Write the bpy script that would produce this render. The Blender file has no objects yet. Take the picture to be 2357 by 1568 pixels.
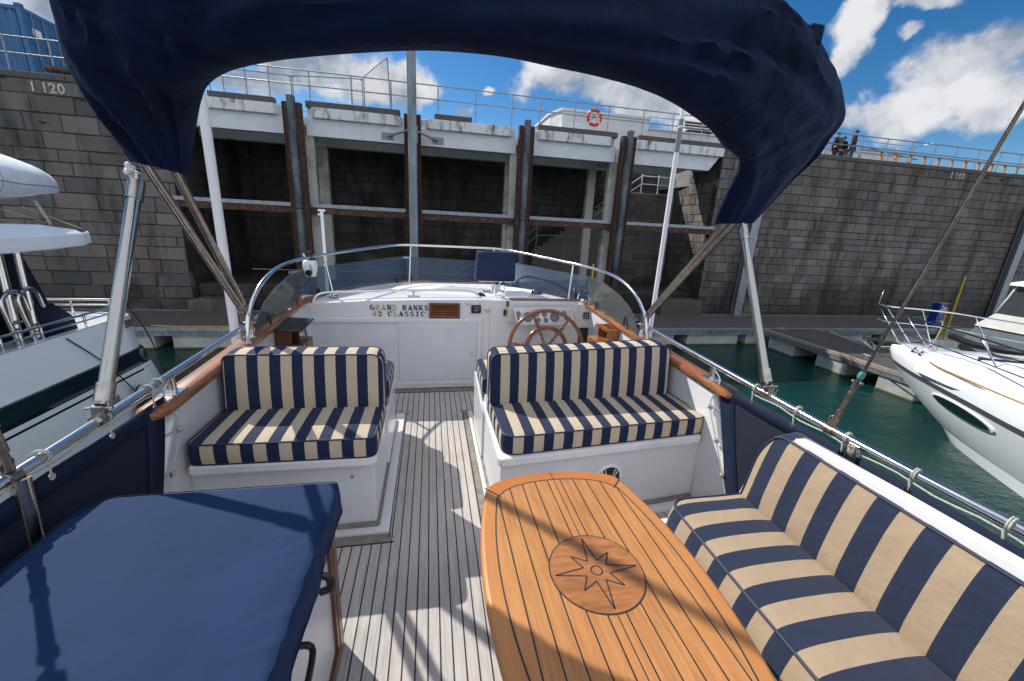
import bpy, bmesh, math, random
from math import sin, cos, pi, radians as rad, sqrt, atan2, hypot
from mathutils import Vector as V, Matrix, noise as mn
random.seed(7)
scene = bpy.context.scene
C = scene.collection
# ------------------------------------------------------------------ camera
FPX, VW, VH = 930.0, 2357.0, 1568.0
up = V((171, 3262, 930)).normalized()
fy = V((-188, 275, -930)); fy -= up * fy.dot(up); fy.normalize()
fx = fy.cross(up)
RM = Matrix((fx, fy, up))          # camera axes -> world axes
CAM = V((0, 0, 1.70))
cd = bpy.data.cameras.new('camera'); cam = bpy.data.objects.new('camera', cd); C.objects.link(cam)
cam.matrix_world = Matrix.Translation(CAM) @ RM.to_4x4()
cd.sensor_width = 36; cd.lens = FPX / VW * 36; cd.clip_start = 0.05; cd.clip_end = 3000
scene.camera = cam
def ray(x, y): return RM @ V((x - VW / 2, VH / 2 - y, -FPX))
def at(x, y, X=None, Y=None, Z=None):
    """world point on a plane X=, Y= or Z= seen in the direction measured on the photograph"""
    d = ray(x, y)
    if X is not None: return CAM + d * ((X - CAM.x) / d.x)
    if Y is not None: return CAM + d * ((Y - CAM.y) / d.y)
    return CAM + d * ((Z - CAM.z) / d.z)
# ------------------------------------------------------------------ sun and sky
SUND = V((-0.75, 0.84, 1.0)).normalized()
SUN_EL = math.asin(SUND.z)
sl = bpy.data.lights.new('sun', 'SUN'); sl.energy = 4.1; sl.angle = rad(0.53); sl.color = (1.0, 0.955, 0.88)
so = bpy.data.objects.new('sun', sl); C.objects.link(so); so.rotation_euler = SUND.to_track_quat('Z', 'Y').to_euler()
scene.view_settings.view_transform = 'Standard'; scene.view_settings.look = 'None'
scene.view_settings.exposure = 0.46; scene.view_settings.gamma = 1.0
w = bpy.data.worlds.new('World'); scene.world = w; w.use_nodes = True
N = w.node_tree.nodes; L = w.node_tree.links; N.clear()
def nd(t, **k):
    n = N.new(t)
    for a, b in k.items(): setattr(n, a, b)
    return n
out = nd('ShaderNodeOutputWorld'); bg = nd('ShaderNodeBackground'); bg.inputs[1].default_value = 0.15
sky = nd('ShaderNodeTexSky', sky_type='NISHITA'); sky.sun_disc = False
sky.sun_elevation = SUN_EL; sky.sun_rotation = atan2(SUND.x, SUND.y)
sky.air_density = 0.85; sky.dust_density = 0.25; sky.ozone_density = 2.2
tc = nd('ShaderNodeTexCoord')
CL = [(2210,165,150,75),(2330,120,120,70),(2120,235,120,55),(2290,240,130,60),(2040,270,80,45),(1985,45,48,60),(1962,130,36,55),
      (1945,285,60,32),(1275,185,80,48),(1390,205,95,48),(1500,225,95,52),(1620,270,95,50),(1700,300,60,40),(1121,200,17,13),(1072,256,20,15),
      (850,185,110,60),(940,205,72,42),(720,160,130,60),(590,190,120,34),(140,10,110,60),(2120,15,90,22),(2100,75,35,18),
      (-250,80,300,120),(2600,200,200,90),(1180,-600,500,120),(-300,-300,300,150),(2800,-200,200,120)]
acc = None
def mth(op, a, b=None, c=None):
    n = nd('ShaderNodeMath', operation=op)
    for i, s in enumerate((a, b, c)):
        if s is None: continue
        if isinstance(s, (int, float)): n.inputs[i].default_value = s
        else: L.new(s, n.inputs[i])
    return n.outputs[0]
gen0 = tc.outputs['Generated']
wn_ = nd('ShaderNodeTexNoise'); wn_.inputs['Scale'].default_value = 5.0; wn_.inputs['Detail'].default_value = 5; wn_.inputs['Roughness'].default_value = .62; L.new(gen0, wn_.inputs['Vector'])
vs1 = nd('ShaderNodeVectorMath', operation='SUBTRACT'); L.new(wn_.outputs['Color'], vs1.inputs[0]); vs1.inputs[1].default_value = (.5, .5, .5)
vs2 = nd('ShaderNodeVectorMath', operation='SCALE'); L.new(vs1.outputs[0], vs2.inputs[0]); vs2.inputs['Scale'].default_value = .10
vs3 = nd('ShaderNodeVectorMath', operation='ADD'); L.new(gen0, vs3.inputs[0]); L.new(vs2.outputs[0], vs3.inputs[1])
gen = vs3.outputs[0]
n1 = nd('ShaderNodeTexNoise'); n1.inputs['Scale'].default_value = 11.0; n1.inputs['Detail'].default_value = 9; n1.inputs['Roughness'].default_value = 0.60
L.new(gen0, n1.inputs['Vector'])
for (cx, cy, rx, ry) in CL:
    c0 = ray(cx, cy).normalized(); u = (ray(cx + 20, cy).normalized() - c0).normalized(); vv = c0.cross(u).normalized()
    ax = (ray(cx + rx, cy).normalized() - c0).length; ay = (ray(cx, cy + ry).normalized() - c0).length
    m = nd('ShaderNodeMapping', vector_type='TEXTURE')
    m.inputs['Location'].default_value = c0
    m.inputs['Rotation'].default_value = Matrix((u, vv, c0)).transposed().to_euler()
    m.inputs['Scale'].default_value = (ax * 1.25, ay * 1.25, 0.6)
    L.new(gen, m.inputs['Vector'])
    ln = nd('ShaderNodeVectorMath', operation='LENGTH'); L.new(m.outputs[0], ln.inputs[0])
    s = mth('SUBTRACT', 1.0, ln.outputs['Value'])
    acc = s if acc is None else mth('SMOOTH_MAX', acc, s, 0.25)
nz = mth('MULTIPLY', mth('SUBTRACT', n1.outputs['Fac'], 0.5), 1.7)
dens = mth('ADD', mth('MAXIMUM', acc, -0.55), nz)
mr = nd('ShaderNodeMapRange', interpolation_type='SMOOTHSTEP'); L.new(dens, mr.inputs[0])
mr.inputs[1].default_value = 0.02; mr.inputs[2].default_value = 0.50
n2 = nd('ShaderNodeTexNoise'); n2.inputs['Scale'].default_value = 5.0; n2.inputs['Detail'].default_value = 6
mp2 = nd('ShaderNodeMapping'); mp2.inputs['Location'].default_value = (0.03, -0.02, 0.06); L.new(gen, mp2.inputs[0]); L.new(mp2.outputs[0], n2.inputs['Vector'])
cr = nd('ShaderNodeValToRGB'); L.new(mth('ADD', mth('MULTIPLY', n2.outputs['Fac'], .62), mth('MULTIPLY', n1.outputs['Fac'], .38)), cr.inputs[0])
cr.color_ramp.elements[0].position = 0.43; cr.color_ramp.elements[0].color = (1.35, 1.65, 2.15, 1)
cr.color_ramp.elements[1].position = 0.56; cr.color_ramp.elements[1].color = (3.9, 3.95, 4.1, 1)
mx = nd('ShaderNodeMix', data_type='RGBA'); L.new(mr.outputs[0], mx.inputs[0]); 
hs = nd('ShaderNodeHueSaturation'); hs.inputs['Saturation'].default_value = 1.38; hs.inputs['Value'].default_value = .56; L.new(sky.outputs[0], hs.inputs['Color']); L.new(hs.outputs[0], mx.inputs[6]); L.new(cr.outputs[0], mx.inputs[7])

# unseen bright cloud added behind the photographer and overhead to fill in the shade
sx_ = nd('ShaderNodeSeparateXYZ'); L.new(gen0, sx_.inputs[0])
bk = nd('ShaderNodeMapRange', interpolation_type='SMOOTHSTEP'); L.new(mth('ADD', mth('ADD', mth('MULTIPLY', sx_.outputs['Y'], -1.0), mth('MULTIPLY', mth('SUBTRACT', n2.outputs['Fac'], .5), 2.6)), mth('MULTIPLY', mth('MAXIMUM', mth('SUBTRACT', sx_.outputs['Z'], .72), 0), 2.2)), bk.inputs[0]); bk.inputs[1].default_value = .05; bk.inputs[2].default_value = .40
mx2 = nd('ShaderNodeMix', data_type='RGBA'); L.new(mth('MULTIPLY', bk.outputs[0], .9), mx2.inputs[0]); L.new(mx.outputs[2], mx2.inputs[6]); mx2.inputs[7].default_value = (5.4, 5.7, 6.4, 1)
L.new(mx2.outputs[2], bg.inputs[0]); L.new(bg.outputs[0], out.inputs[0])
# ------------------------------------------------------------------ materials
def mat(name, col, rough=0.5, metal=0.0, var=0.0, vs=6.0, vcol=None, bump=0.0, bs=40.0, stretch=(1,1,1), spec=0.5, coat=0.0, detail=5, attr=None, vlo=.35, vhi=.65):
    m = bpy.data.materials.new(name); m.use_nodes = True
    nt = m.node_tree; b = nt.nodes['Principled BSDF']
    b.inputs['Base Color'].default_value = (*col, 1); b.inputs['Roughness'].default_value = rough
    b.inputs['Metallic'].default_value = metal; b.inputs['Specular IOR Level'].default_value = spec
    b.inputs['Coat Weight'].default_value = coat; b.inputs['Coat Roughness'].default_value = 0.08
    tcn = nt.nodes.new('ShaderNodeTexCoord'); mp = nt.nodes.new('ShaderNodeMapping'); mp.inputs['Scale'].default_value = stretch
    nt.links.new(tcn.outputs['Object'], mp.inputs[0])
    last = None
    if attr:
        a = nt.nodes.new('ShaderNodeAttribute'); a.attribute_name = attr; last = a.outputs['Color']
    if var or vcol:
        n = nt.nodes.new('ShaderNodeTexNoise'); n.inputs['Scale'].default_value = vs; n.inputs['Detail'].default_value = detail; n.inputs['Roughness'].default_value = .62
        nt.links.new(mp.outputs[0], n.inputs['Vector'])
        r = nt.nodes.new('ShaderNodeMapRange'); nt.links.new(n.outputs['Fac'], r.inputs[0]); r.inputs[1].default_value = vlo; r.inputs[2].default_value = vhi
        x = nt.nodes.new('ShaderNodeMix'); x.data_type = 'RGBA'; nt.links.new(r.outputs[0], x.inputs[0])
        if last is not None: x.blend_type = 'MULTIPLY'; nt.links.new(last, x.inputs[6]); x.inputs[7].default_value = (*(vcol or (1-var,)*3), 1)
        else:
            x.inputs[6].default_value = (*col, 1)
            x.inputs[7].default_value = (*(vcol or tuple(c * (1 - var) for c in col)), 1)
        last = x.outputs[2]
    if last is not None: nt.links.new(last, b.inputs['Base Color'])
    if bump:
        n = nt.nodes.new('ShaderNodeTexNoise'); n.inputs['Scale'].default_value = bs; n.inputs['Detail'].default_value = 4
        nt.links.new(mp.outputs[0], n.inputs['Vector'])
        bp = nt.nodes.new('ShaderNodeBump'); bp.inputs['Strength'].default_value = bump; bp.inputs['Distance'].default_value = 0.02 if name != 'dark_navy_canvas' else 0.05
        nt.links.new(n.outputs['Fac'], bp.inputs['Height']); nt.links.new(bp.outputs[0], b.inputs['Normal'])
    return m
class NT:
    """small helper to write node graphs"""
    def __init__(s, name):
        s.m = bpy.data.materials.new(name); s.m.use_nodes = True; s.t = s.m.node_tree; s.b = s.t.nodes['Principled BSDF']
        s.tc = s.t.nodes.new('ShaderNodeTexCoord'); s.sep = s.t.nodes.new('ShaderNodeSeparateXYZ'); s.t.links.new(s.tc.outputs['Object'], s.sep.inputs[0])
    def lk(s, a, b): s.t.links.new(a, b)
    def n(s, t, **k):
        x = s.t.nodes.new(t)
        for a, b in k.items(): setattr(x, a, b)
        return x
    def m_(s, op, a, b=None, c=None):
        x = s.n('ShaderNodeMath', operation=op)
        for i, v in enumerate((a, b, c)):
            if v is None: continue
            if isinstance(v, (int, float)): x.inputs[i].default_value = v
            else: s.lk(v, x.inputs[i])
        return x.outputs[0]
    def mix(s, f, a, b, blend='MIX'):
        x = s.n('ShaderNodeMix', data_type='RGBA', blend_type=blend)
        for i, v in ((0, f), (6, a), (7, b)):
            if isinstance(v, tuple): x.inputs[i].default_value = (*v, 1)
            elif isinstance(v, (int, float)): x.inputs[i].default_value = v
            else: s.lk(v, x.inputs[i])
        return x.outputs[2]
    def noise(s, scale, detail=4, stretch=(1,1,1), rough=.6):
        mp = s.n('ShaderNodeMapping'); mp.inputs['Scale'].default_value = stretch; s.lk(s.tc.outputs['Object'], mp.inputs[0])
        x = s.n('ShaderNodeTexNoise'); x.inputs['Scale'].default_value = scale; x.inputs['Detail'].default_value = detail; x.inputs['Roughness'].default_value = rough
        s.lk(mp.outputs[0], x.inputs['Vector']); return x.outputs['Fac']
    def bump(s, h, st=.3, dist=.01):
        x = s.n('ShaderNodeBump'); x.inputs['Strength'].default_value = st; x.inputs['Distance'].default_value = dist
        s.lk(h, x.inputs['Height']); s.lk(x.outputs[0], s.b.inputs['Normal'])
    def set(s, **k):
        for a, b in k.items(): s.b.inputs[a.replace('_', ' ')].default_value = b
NAVY = (0.0105, 0.018, 0.050); BEIGE = (0.54, 0.445, 0.325)
def stripe_mat(name, period, phase, axis='X', flip=False, col=NAVY, be=BEIGE):
    NAVY, BEIGE = col, be
    g = NT(name); ax = g.sep.outputs[axis]
    f = g.m_('FRACT', g.m_('ADD', g.m_('DIVIDE', ax, period), phase + 50 + (.5 if flip else 0)))
    s = g.m_('GREATER_THAN', f, 0.5)
    w1 = g.noise(700, 2, (1, 1, .15)); w2 = g.noise(9, 4)
    na = g.mix(w1, tuple(c * .75 for c in NAVY), tuple(c * 1.5 for c in NAVY)); be = g.mix(w1, tuple(c * .93 for c in BEIGE), tuple(c * 1.04 for c in BEIGE))
    c = g.mix(s, na, be); c = g.mix(g.m_('MULTIPLY', w2, .25), c, (.45, .42, .40), 'MULTIPLY'); g.lk(c, g.b.inputs['Base Color'])
    g.set(Roughness=.85, Specular_IOR_Level=.25, Sheen_Weight=.06)
    h = g.m_('ADD', g.m_('MULTIPLY', w1, .1), g.noise(5, 4)); g.bump(h, .55, .035)
    return g.m
def plank_mat(name, period, phase, base, dark, seam, seamw, gap_axis='X', grain='Y', rough=.75, knot=0.0):
    g = NT(name); ax = g.sep.outputs[gap_axis]
    q = g.m_('ADD', g.m_('DIVIDE', ax, period), phase + 50); f = g.m_('FRACT', q); idx = g.m_('FLOOR', q)
    wn = g.n('ShaderNodeTexWhiteNoise', noise_dimensions='1D'); g.lk(idx, wn.inputs['W'])
    st = (14, .8, 14) if grain == 'Y' else (.8, 14, 14)
    n1 = g.noise(6, 8, st, .7); n2 = g.noise(28, 6, (st[0] * .8, st[1] * .5, st[2]), .7); n3 = g.noise(2.2, 4)
    nr = g.n('ShaderNodeMapRange'); g.lk(n1, nr.inputs[0]); nr.inputs[1].default_value = .34; nr.inputs[2].default_value = .62; n1 = nr.outputs[0]
    c = g.mix(n1, dark, base); c = g.mix(g.m_('MULTIPLY', n2, .55), c, tuple(x * .55 for x in dark))
    c = g.mix(g.m_('MULTIPLY', wn.outputs['Value'], .8), c, (base[0]*.78, base[1]*.66, base[2]*.62))
    c = g.mix(g.m_('MULTIPLY', g.m_('SUBTRACT', n3, .3), .8), c, tuple(min(1, x * 1.22) for x in base))
    e = g.m_('MINIMUM', f, g.m_('SUBTRACT', 1.0, f)); s = g.m_('LESS_THAN', e, seamw / period / 2)
    c = g.mix(s, c, seam); g.lk(c, g.b.inputs['Base Color']); g.set(Roughness=rough, Specular_IOR_Level=.3)
    h = g.m_('SUBTRACT', g.m_('MULTIPLY', n2, .35), g.m_('MULTIPLY', s, .8)); g.bump(h, .5, .004)
    return g.m
M = {}
M['gel'] = mat('white_gelcoat', (.70, .70, .70), .22, var=.07, vs=2.5, bump=.02, bs=6, coat=.3)
M['gel2'] = mat('aged_gelcoat', (.66, .67, .70), .3, var=.10, vs=3, bump=.03, bs=9)
M['nonskid'] = mat('cream_gelcoat', (.78, .775, .74), .45, var=.05, vs=3, bump=.05, bs=300)
M['steel'] = mat('polished_stainless_steel', (.66, .65, .64), .15, 1.0, bump=.015, bs=12)
M['steel2'] = mat('dull_stainless_steel', (.50, .46, .41), .22, 1.0, var=.35, vs=30, bump=.03, bs=60)
M['tube'] = mat('brushed_steel_tube', (.40, .385, .36), .13, 1.0)
M['rusty'] = mat('weathered_bronze', (.33, .28, .23), .35, .9, var=.45, vs=40, bump=.10, bs=120)
M['teakcap'] = mat('varnished_teak', (.36, .125, .035), .33, var=.6, vs=5, stretch=(9, 1, 9), bump=.06, bs=40, coat=.35)
M['teakd'] = mat('dark_varnished_teak', (.17, .052, .02), .35, var=.45, vs=6, stretch=(6, 6, 1.5), bump=.05, bs=40, coat=.3)
M['teakw'] = mat('wheel_teak', (.21, .062, .014), .22, var=.45, vs=14, bump=.03, bs=30, coat=.7)
M['greyteak'] = mat('weathered_teak', (.27, .24, .21), .8, var=.4, vs=20, stretch=(1, 1, 1), bump=.2, bs=120)
M['navycloth'] = mat('navy_canvas', (.007, .015, .042), .8, var=.3, vs=6, vcol=(.005, .011, .032), bump=.22, bs=5, spec=.25)
M['navycover'] = mat('navy_acrylic_canvas', (.0100, .0310, .0860), .85, vs=5, vcol=(.008, .0255, .072), bump=.30, bs=3.5, spec=.2)
M['navyboot'] = mat('dark_navy_canvas', (.0012, .0078, .0380), .72, vs=3, vcol=(.0009, .0048, .0230), bump=.9, bs=4.5, stretch=(1, 1.2, .5), spec=.15)
M['navyboot'].node_tree.nodes['Principled BSDF'].inputs['Sheen Weight'].default_value = .10; M['navyboot'].node_tree.nodes['Principled BSDF'].inputs['Sheen Tint'].default_value = (.35, .5, 1, 1)
M['navyhood'] = mat('navy_hood_canvas', (.009, .022, .070), .7, vs=5, vcol=(.007, .017, .055), bump=.5, bs=9, spec=.3)
M['navypanel'] = mat('navy_mesh_cloth', (.010, .014, .030), .8, vs=3, vcol=(.008, .011, .024), bump=.25, bs=400, spec=.3)
M['pipe'] = mat('navy_piping', (.010, .018, .050), .6)
M['black'] = mat('black_plastic', (.012, .012, .014), .35)
M['whitepl'] = mat('white_plastic', (.75, .76, .78), .3)
M['greypl'] = mat('grey_plastic', (.20, .21, .22), .4)
M['rope'] = mat('white_cord', (.55, .55, .50), .8, var=.4, vs=200, bump=.3, bs=300)
M['chrome'] = mat('chrome', (.88, .89, .90), .04, 1.0)
M['brass'] = mat('aged_brass', (.32, .25, .13), .35, 1.0, var=.4, vs=30)
M['dial'] = mat('gauge_face', (.13, .16, .18), .3)
M['dialrim'] = mat('gauge_bezel', (.06, .06, .065), .3)
M['facepl'] = mat('brushed_aluminium', (.58, .60, .62), .35, .6)
M['letter'] = mat('dark_lettering', (.05, .055, .07), .5, vs=14, vcol=(.03, .03, .04))
M['gold'] = mat('faded_gold_lettering', (.60, .40, .20), .5)
M['caulk'] = mat('black_caulk', (.02, .024, .028), .6)
M['dome'] = mat('compass_dome', (.008, .010, .012), .03, spec=.8, coat=1)
M['knob'] = mat('dark_red_knob', (.05, .012, .012), .15, coat=.8)
M['galv'] = mat('galvanised_steel', (.30, .33, .36), .45, .6, var=.35, vs=8, bump=.05, bs=20)
M['galvp'] = mat('galvanised_pole', (.24, .28, .31), .5, .35, vs=1.6, vcol=(.12, .15, .17), stretch=(3, 3, .6), bump=.05, bs=20)
M['rust'] = mat('rusted_steel', (.042, .024, .018), .85, vs=7, vcol=(.17, .075, .042), bump=.6, bs=14, detail=8, vlo=.48, vhi=.75)
M['fender'] = mat('worn_rubber_fender', (.012, .014, .018), .5, vs=1.1, vcol=(.15, .18, .21), stretch=(1.2, 1.2, .5), bump=.2, bs=12, vlo=.42, vhi=.70)
M['wpaint'] = mat('white_painted_concrete', (.52, .55, .58), .7, vs=2.2, vcol=(.60, .63, .66), bump=.12, bs=8)
M['wpaintd'] = mat('peeling_white_paint', (.60, .62, .62), .8, vs=1.9, vcol=(.15, .13, .11), stretch=(1.6, 1.6, .55), bump=.5, bs=9, detail=10, vlo=.50, vhi=.66)
M['colm'] = mat('stained_column_paint', (.42, .42, .37), .75, vs=.9, vcol=(.15, .165, .10), bump=.3, bs=10, detail=10, vlo=.50, vhi=.68)
M['kerb'] = mat('dark_aggregate_concrete', (.12, .115, .105), .95, vs=30, vcol=(.05, .048, .045), bump=.8, bs=40, detail=8)
M['conc'] = mat('pontoon_concrete', (.42, .44, .43), .85, vs=1.6, vcol=(.27, .28, .25), bump=.25, bs=10, detail=9)
M['algae'] = mat('weedy_waterline', (.11, .10, .035), .9, vs=14, vcol=(.04, .05, .02), bump=.8, bs=40)
M['bwhite'] = mat('white_building_paint', (.55, .56, .57), .85, vs=2, vcol=(.47, .48, .48), bump=.2, bs=8)
M['blue'] = mat('blue_container_paint', (.025, .13, .30), .5, vs=3, vcol=(.03, .10, .22), bump=.1, bs=8)
M['bluebox'] = mat('blue_pedestal_paint', (.005, .035, .25), .35)
M['yellow'] = mat('yellow_paint', (.62, .42, .02), .5, var=.3, vs=12)
M['orange'] = mat('orange_lifebuoy', (.62, .045, .018), .5, var=.15, vs=8)
M['wood'] = mat('new_timber', (.50, .26, .10), .7, var=.3, vs=8)
M['skin'] = mat('skin', (.45, .27, .20), .5)
M['hair'] = mat('dark_hair', (.012, .009, .008), .6)
M['cloth1'] = mat('black_jacket', (.012, .013, .016), .8, bump=.3, bs=20)
M['jeans'] = mat('dark_blue_jeans', (.03, .06, .13), .8, bump=.2, bs=60)
M['pack'] = mat('grey_backpack', (.06, .065, .07), .8)
M['hull'] = mat('white_yacht_gelcoat', (.84, .87, .92), .14, var=.04, vs=1.2, coat=.5)
M['navyhull'] = mat('navy_hull_stripe', (.008, .014, .034), .12, coat=.6)
M['greycan'] = mat('grey_canvas', (.10, .125, .13), .75, var=.15, vs=3, bump=.2, bs=5)
M['cream'] = mat('cream_canvas', (.55, .55, .50), .8, bump=.5, bs=5, var=.15, vs=4)
M['raft'] = mat('pale_grey_raft_cover', (.66, .71, .76), .75, bump=.7, bs=4.5, var=.15, vs=5)
M['tan'] = mat('tan_teak_strip', (.42, .24, .09), .6, var=.3, vs=20)
M['moss'] = mat('moss', (.035, .045, .012), .95, var=.5, vs=20, bump=1, bs=50)
M['gangdeck'] = plank_mat('pontoon_decking', .145, .2, (.105, .098, .096), (.06, .056, .055), (.02, .02, .02), .012, 'X', 'Y', .85)
M['gangdeckx'] = plank_mat('finger_decking', .10, .2, (.10, .096, .094), (.055, .052, .05), (.02, .02, .02), .014, 'Y', 'X', .85)
M['deck'] = plank_mat('weathered_teak_deck', .0502, .32, (.56, .54, .51), (.27, .25, .235), (.025, .027, .032), .0065)
M['table'] = plank_mat('varnished_table_planks', .0540, .5, (.57, .275, .098), (.27, .105, .036), (.018, .022, .022), .0042, rough=.42)
M['tabler'] = plank_mat('varnished_table_border', 5.0, .5, (.55, .26, .088), (.38, .145, .045), (.02, .02, .02), .0, rough=.38)
M['tablex'] = plank_mat('varnished_table_end', 5.0, .5, (.52, .20, .055), (.36, .12, .03), (.02, .02, .02), .0, 'Y', 'X', rough=.38)
def glass_mat(name, tint, haze, hazecol, rough=.10):
    m = bpy.data.materials.new(name); m.use_nodes = True; t = m.node_tree; t.nodes.clear()
    o = t.nodes.new('ShaderNodeOutputMaterial'); tr = t.nodes.new('ShaderNodeBsdfTransparent'); tr.inputs[0].default_value = (*tint, 1)
    gl = t.nodes.new('ShaderNodeBsdfGlossy'); gl.inputs['Roughness'].default_value = rough
    df = t.nodes.new('ShaderNodeBsdfDiffuse'); df.inputs[0].default_value = (*hazecol, 1)
    lw = t.nodes.new('ShaderNodeFresnel'); lw.inputs[0].default_value = 1.25
    a = t.nodes.new('ShaderNodeMixShader'); b = t.nodes.new('ShaderNodeMixShader')
    nz_ = t.nodes.new('ShaderNodeTexNoise'); nz_.inputs['Scale'].default_value = 3; nz_.inputs['Detail'].default_value = 10; nz_.inputs['Roughness'].default_value = .8
    mr_ = t.nodes.new('ShaderNodeMapRange'); mr_.inputs[3].default_value = haze * .65; mr_.inputs[4].default_value = haze * 1.35
    t.links.new(nz_.outputs['Fac'], mr_.inputs[0]); t.links.new(mr_.outputs[0], a.inputs[0])
    t.links.new(tr.outputs[0], a.inputs[1]); t.links.new(df.outputs[0], a.inputs[2]); t.links.new(lw.outputs[0], b.inputs[0])
    t.links.new(a.outputs[0], b.inputs[1]); t.links.new(gl.outputs[0], b.inputs[2]); t.links.new(b.outputs[0], o.inputs[0])
    return m
M['glassb'] = glass_mat('blue_tinted_acrylic', (.60, .65, .70), .19, (.20, .27, .38))
M['glassc'] = glass_mat('scratched_clear_acrylic', (.80, .83, .82), .20, (.42, .47, .45))
M['vinyl'] = glass_mat('clear_canopy_vinyl', (.35, .38, .40), .15, (.30, .33, .36), .08)
M['darkglass'] = mat('dark_window', (.01, .013, .018), .05, coat=1)
# ------------------------------------------------------------------ mesh helpers
class MB:
    def __init__(s): s.v = []; s.f = []; s.mi = []; s.sm = []
    def add(s, vs, fs, mi=0, smooth=False):
        o = len(s.v); s.v += [V(p) for p in vs]
        for f in fs: s.f.append(tuple(i + o for i in f)); s.mi.append(mi); s.sm.append(smooth)
        return s
    def hexa(s, p, mi=0):   # 8 points: bottom 4 (ccw), top 4
        return s.add(p, [(3,2,1,0),(4,5,6,7),(0,1,5,4),(1,2,6,5),(2,3,7,6),(3,0,4,7)], mi)
    def box(s, x0, x1, y0, y1, z0, z1, mi=0, M_=None):
        p = [V(q) for q in ((x0,y0,z0),(x1,y0,z0),(x1,y1,z0),(x0,y1,z0),(x0,y0,z1),(x1,y0,z1),(x1,y1,z1),(x0,y1,z1))]
        if M_ is not None: p = [M_ @ q for q in p]
        return s.hexa(p, mi)
    def bbox(s, x0, x1, y0, y1, z0, z1, b=.005, seg=2, mi=0, M_=None):
        bm = bmesh.new(); r = bmesh.ops.create_cube(bm, size=1)
        for v_ in bm.verts: v_.co = V(((x0+x1)/2+v_.co.x*(x1-x0),(y0+y1)/2+v_.co.y*(y1-y0),(z0+z1)/2+v_.co.z*(z1-z0)))
        bmesh.ops.bevel(bm, geom=bm.edges[:], offset=b, segments=seg, affect='EDGES', profile=.5)
        bm.verts.index_update()
        s.add([M_ @ v_.co if M_ is not None else v_.co.copy() for v_ in bm.verts], [tuple(v_.index for v_ in f.verts) for f in bm.faces], mi, False); bm.free(); return s
    def bar(s, a, b, w, h, upv=(0,0,1), mi=0):
        a = V(a); b = V(b); d = (b - a).normalized(); u = V(upv); r = d.cross(u)
        if r.length < 1e-4: r = d.cross(V((1,0,0)))
        r.normalize(); u = r.cross(d).normalized(); r *= w/2; u *= h/2
        return s.hexa([a-r-u, a+r-u, b+r-u, b-r-u, a-r+u, a+r+u, b+r+u, b-r+u], mi)
    def tube(s, pts, r, n=10, cap=True, closed=False, mi=0, flat=1.0):
        pts = [V(p) for p in pts]; m = len(pts); rr = r if isinstance(r, (list, tuple)) else [r]*m
        T = []
        for i in range(m):
            if closed: t = pts[(i+1)%m] - pts[i-1]
            else: t = pts[min(i+1,m-1)] - pts[max(i-1,0)]
            T.append(t.normalized())
        ref = V((0,0,1)) if abs(T[0].z) < .9 else V((1,0,0))
        u = (ref - T[0]*ref.dot(T[0])).normalized(); vs = []
        for i in range(m):
            u = (u - T[i]*u.dot(T[i])).normalized(); w_ = T[i].cross(u)
            for k in range(n):
                a = 2*pi*k/n; vs.append(pts[i] + (u*cos(a)*flat + w_*sin(a))*rr[i])
        fs = []
        for i in range(m if closed else m-1):
            j = (i+1) % m
            for k in range(n): fs.append((i*n+k, i*n+(k+1)%n, j*n+(k+1)%n, j*n+k))
        s.add(vs, fs, mi, True)
        if cap and not closed: s.add(vs[:n], [tuple(range(n))[::-1]], mi); s.add(vs[-n:], [tuple(range(n))], mi)
        return s
    def lathe(s, prof, c, axis=(0,0,1), n=24, mi=0, smooth=True, xd=None):
        c = V(c); a = V(axis).normalized(); r0 = V(xd) if xd else (V((1,0,0)) if abs(a.x) < .9 else V((0,1,0)))
        u = (r0 - a*r0.dot(a)).normalized(); w_ = a.cross(u); vs = []
        for (r, h) in prof:
            for k in range(n): t = 2*pi*k/n; vs.append(c + a*h + (u*cos(t) + w_*sin(t))*r)
        fs = []
        for i in range(len(prof)-1):
            for k in range(n): fs.append((i*n+k, i*n+(k+1)%n, (i+1)*n+(k+1)%n, (i+1)*n+k))
        s.add(vs, fs, mi, smooth)
        if prof[0][0] > 1e-5: s.add(vs[:n], [tuple(range(n))[::-1]], mi)
        if prof[-1][0] > 1e-5: s.add(vs[-n:], [tuple(range(n))], mi)
        return s
    def disc(s, c, r, h, axis=(0,0,1), n=24, mi=0): return s.lathe([(r,0),(r,h)], c, axis, n, mi, False)
    def prism(s, pts, vec, mi=0):
        pts = [V(p) for p in pts]; vec = V(vec); n = len(pts)
        return s.add(pts + [p+vec for p in pts], [tuple(range(n))[::-1], tuple(range(n,2*n))] + [(i,(i+1)%n,n+(i+1)%n,n+i) for i in range(n)], mi)
    def loft(s, rings, mi=0, smooth=True, closed=True, cap=False):
        n = len(rings[0]); vs = [V(p) for r in rings for p in r]; fs = []
        for i in range(len(rings)-1):
            for k in range(n if closed else n-1): fs.append((i*n+k, i*n+(k+1)%n, (i+1)*n+(k+1)%n, (i+1)*n+k))
        s.add(vs, fs, mi, smooth)
        if cap: s.add(rings[0], [tuple(range(n))[::-1]], mi); s.add(rings[-1], [tuple(range(n))], mi)
        return s
    def sphere(s, c, r, n=14, mi=0, sc=(1,1,1)):
        c = V(c); vs = []; m = n//2+1
        for i in range(m+1):
            p = pi*i/m
            for k in range(n): vs.append(c + V((sin(p)*cos(2*pi*k/n)*sc[0], sin(p)*sin(2*pi*k/n)*sc[1], cos(p)*sc[2]))*r)
        return s.add(vs, [(i*n+k, (i+1)*n+k, (i+1)*n+(k+1)%n, i*n+(k+1)%n) for i in range(m) for k in range(n)], mi, True)
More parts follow.
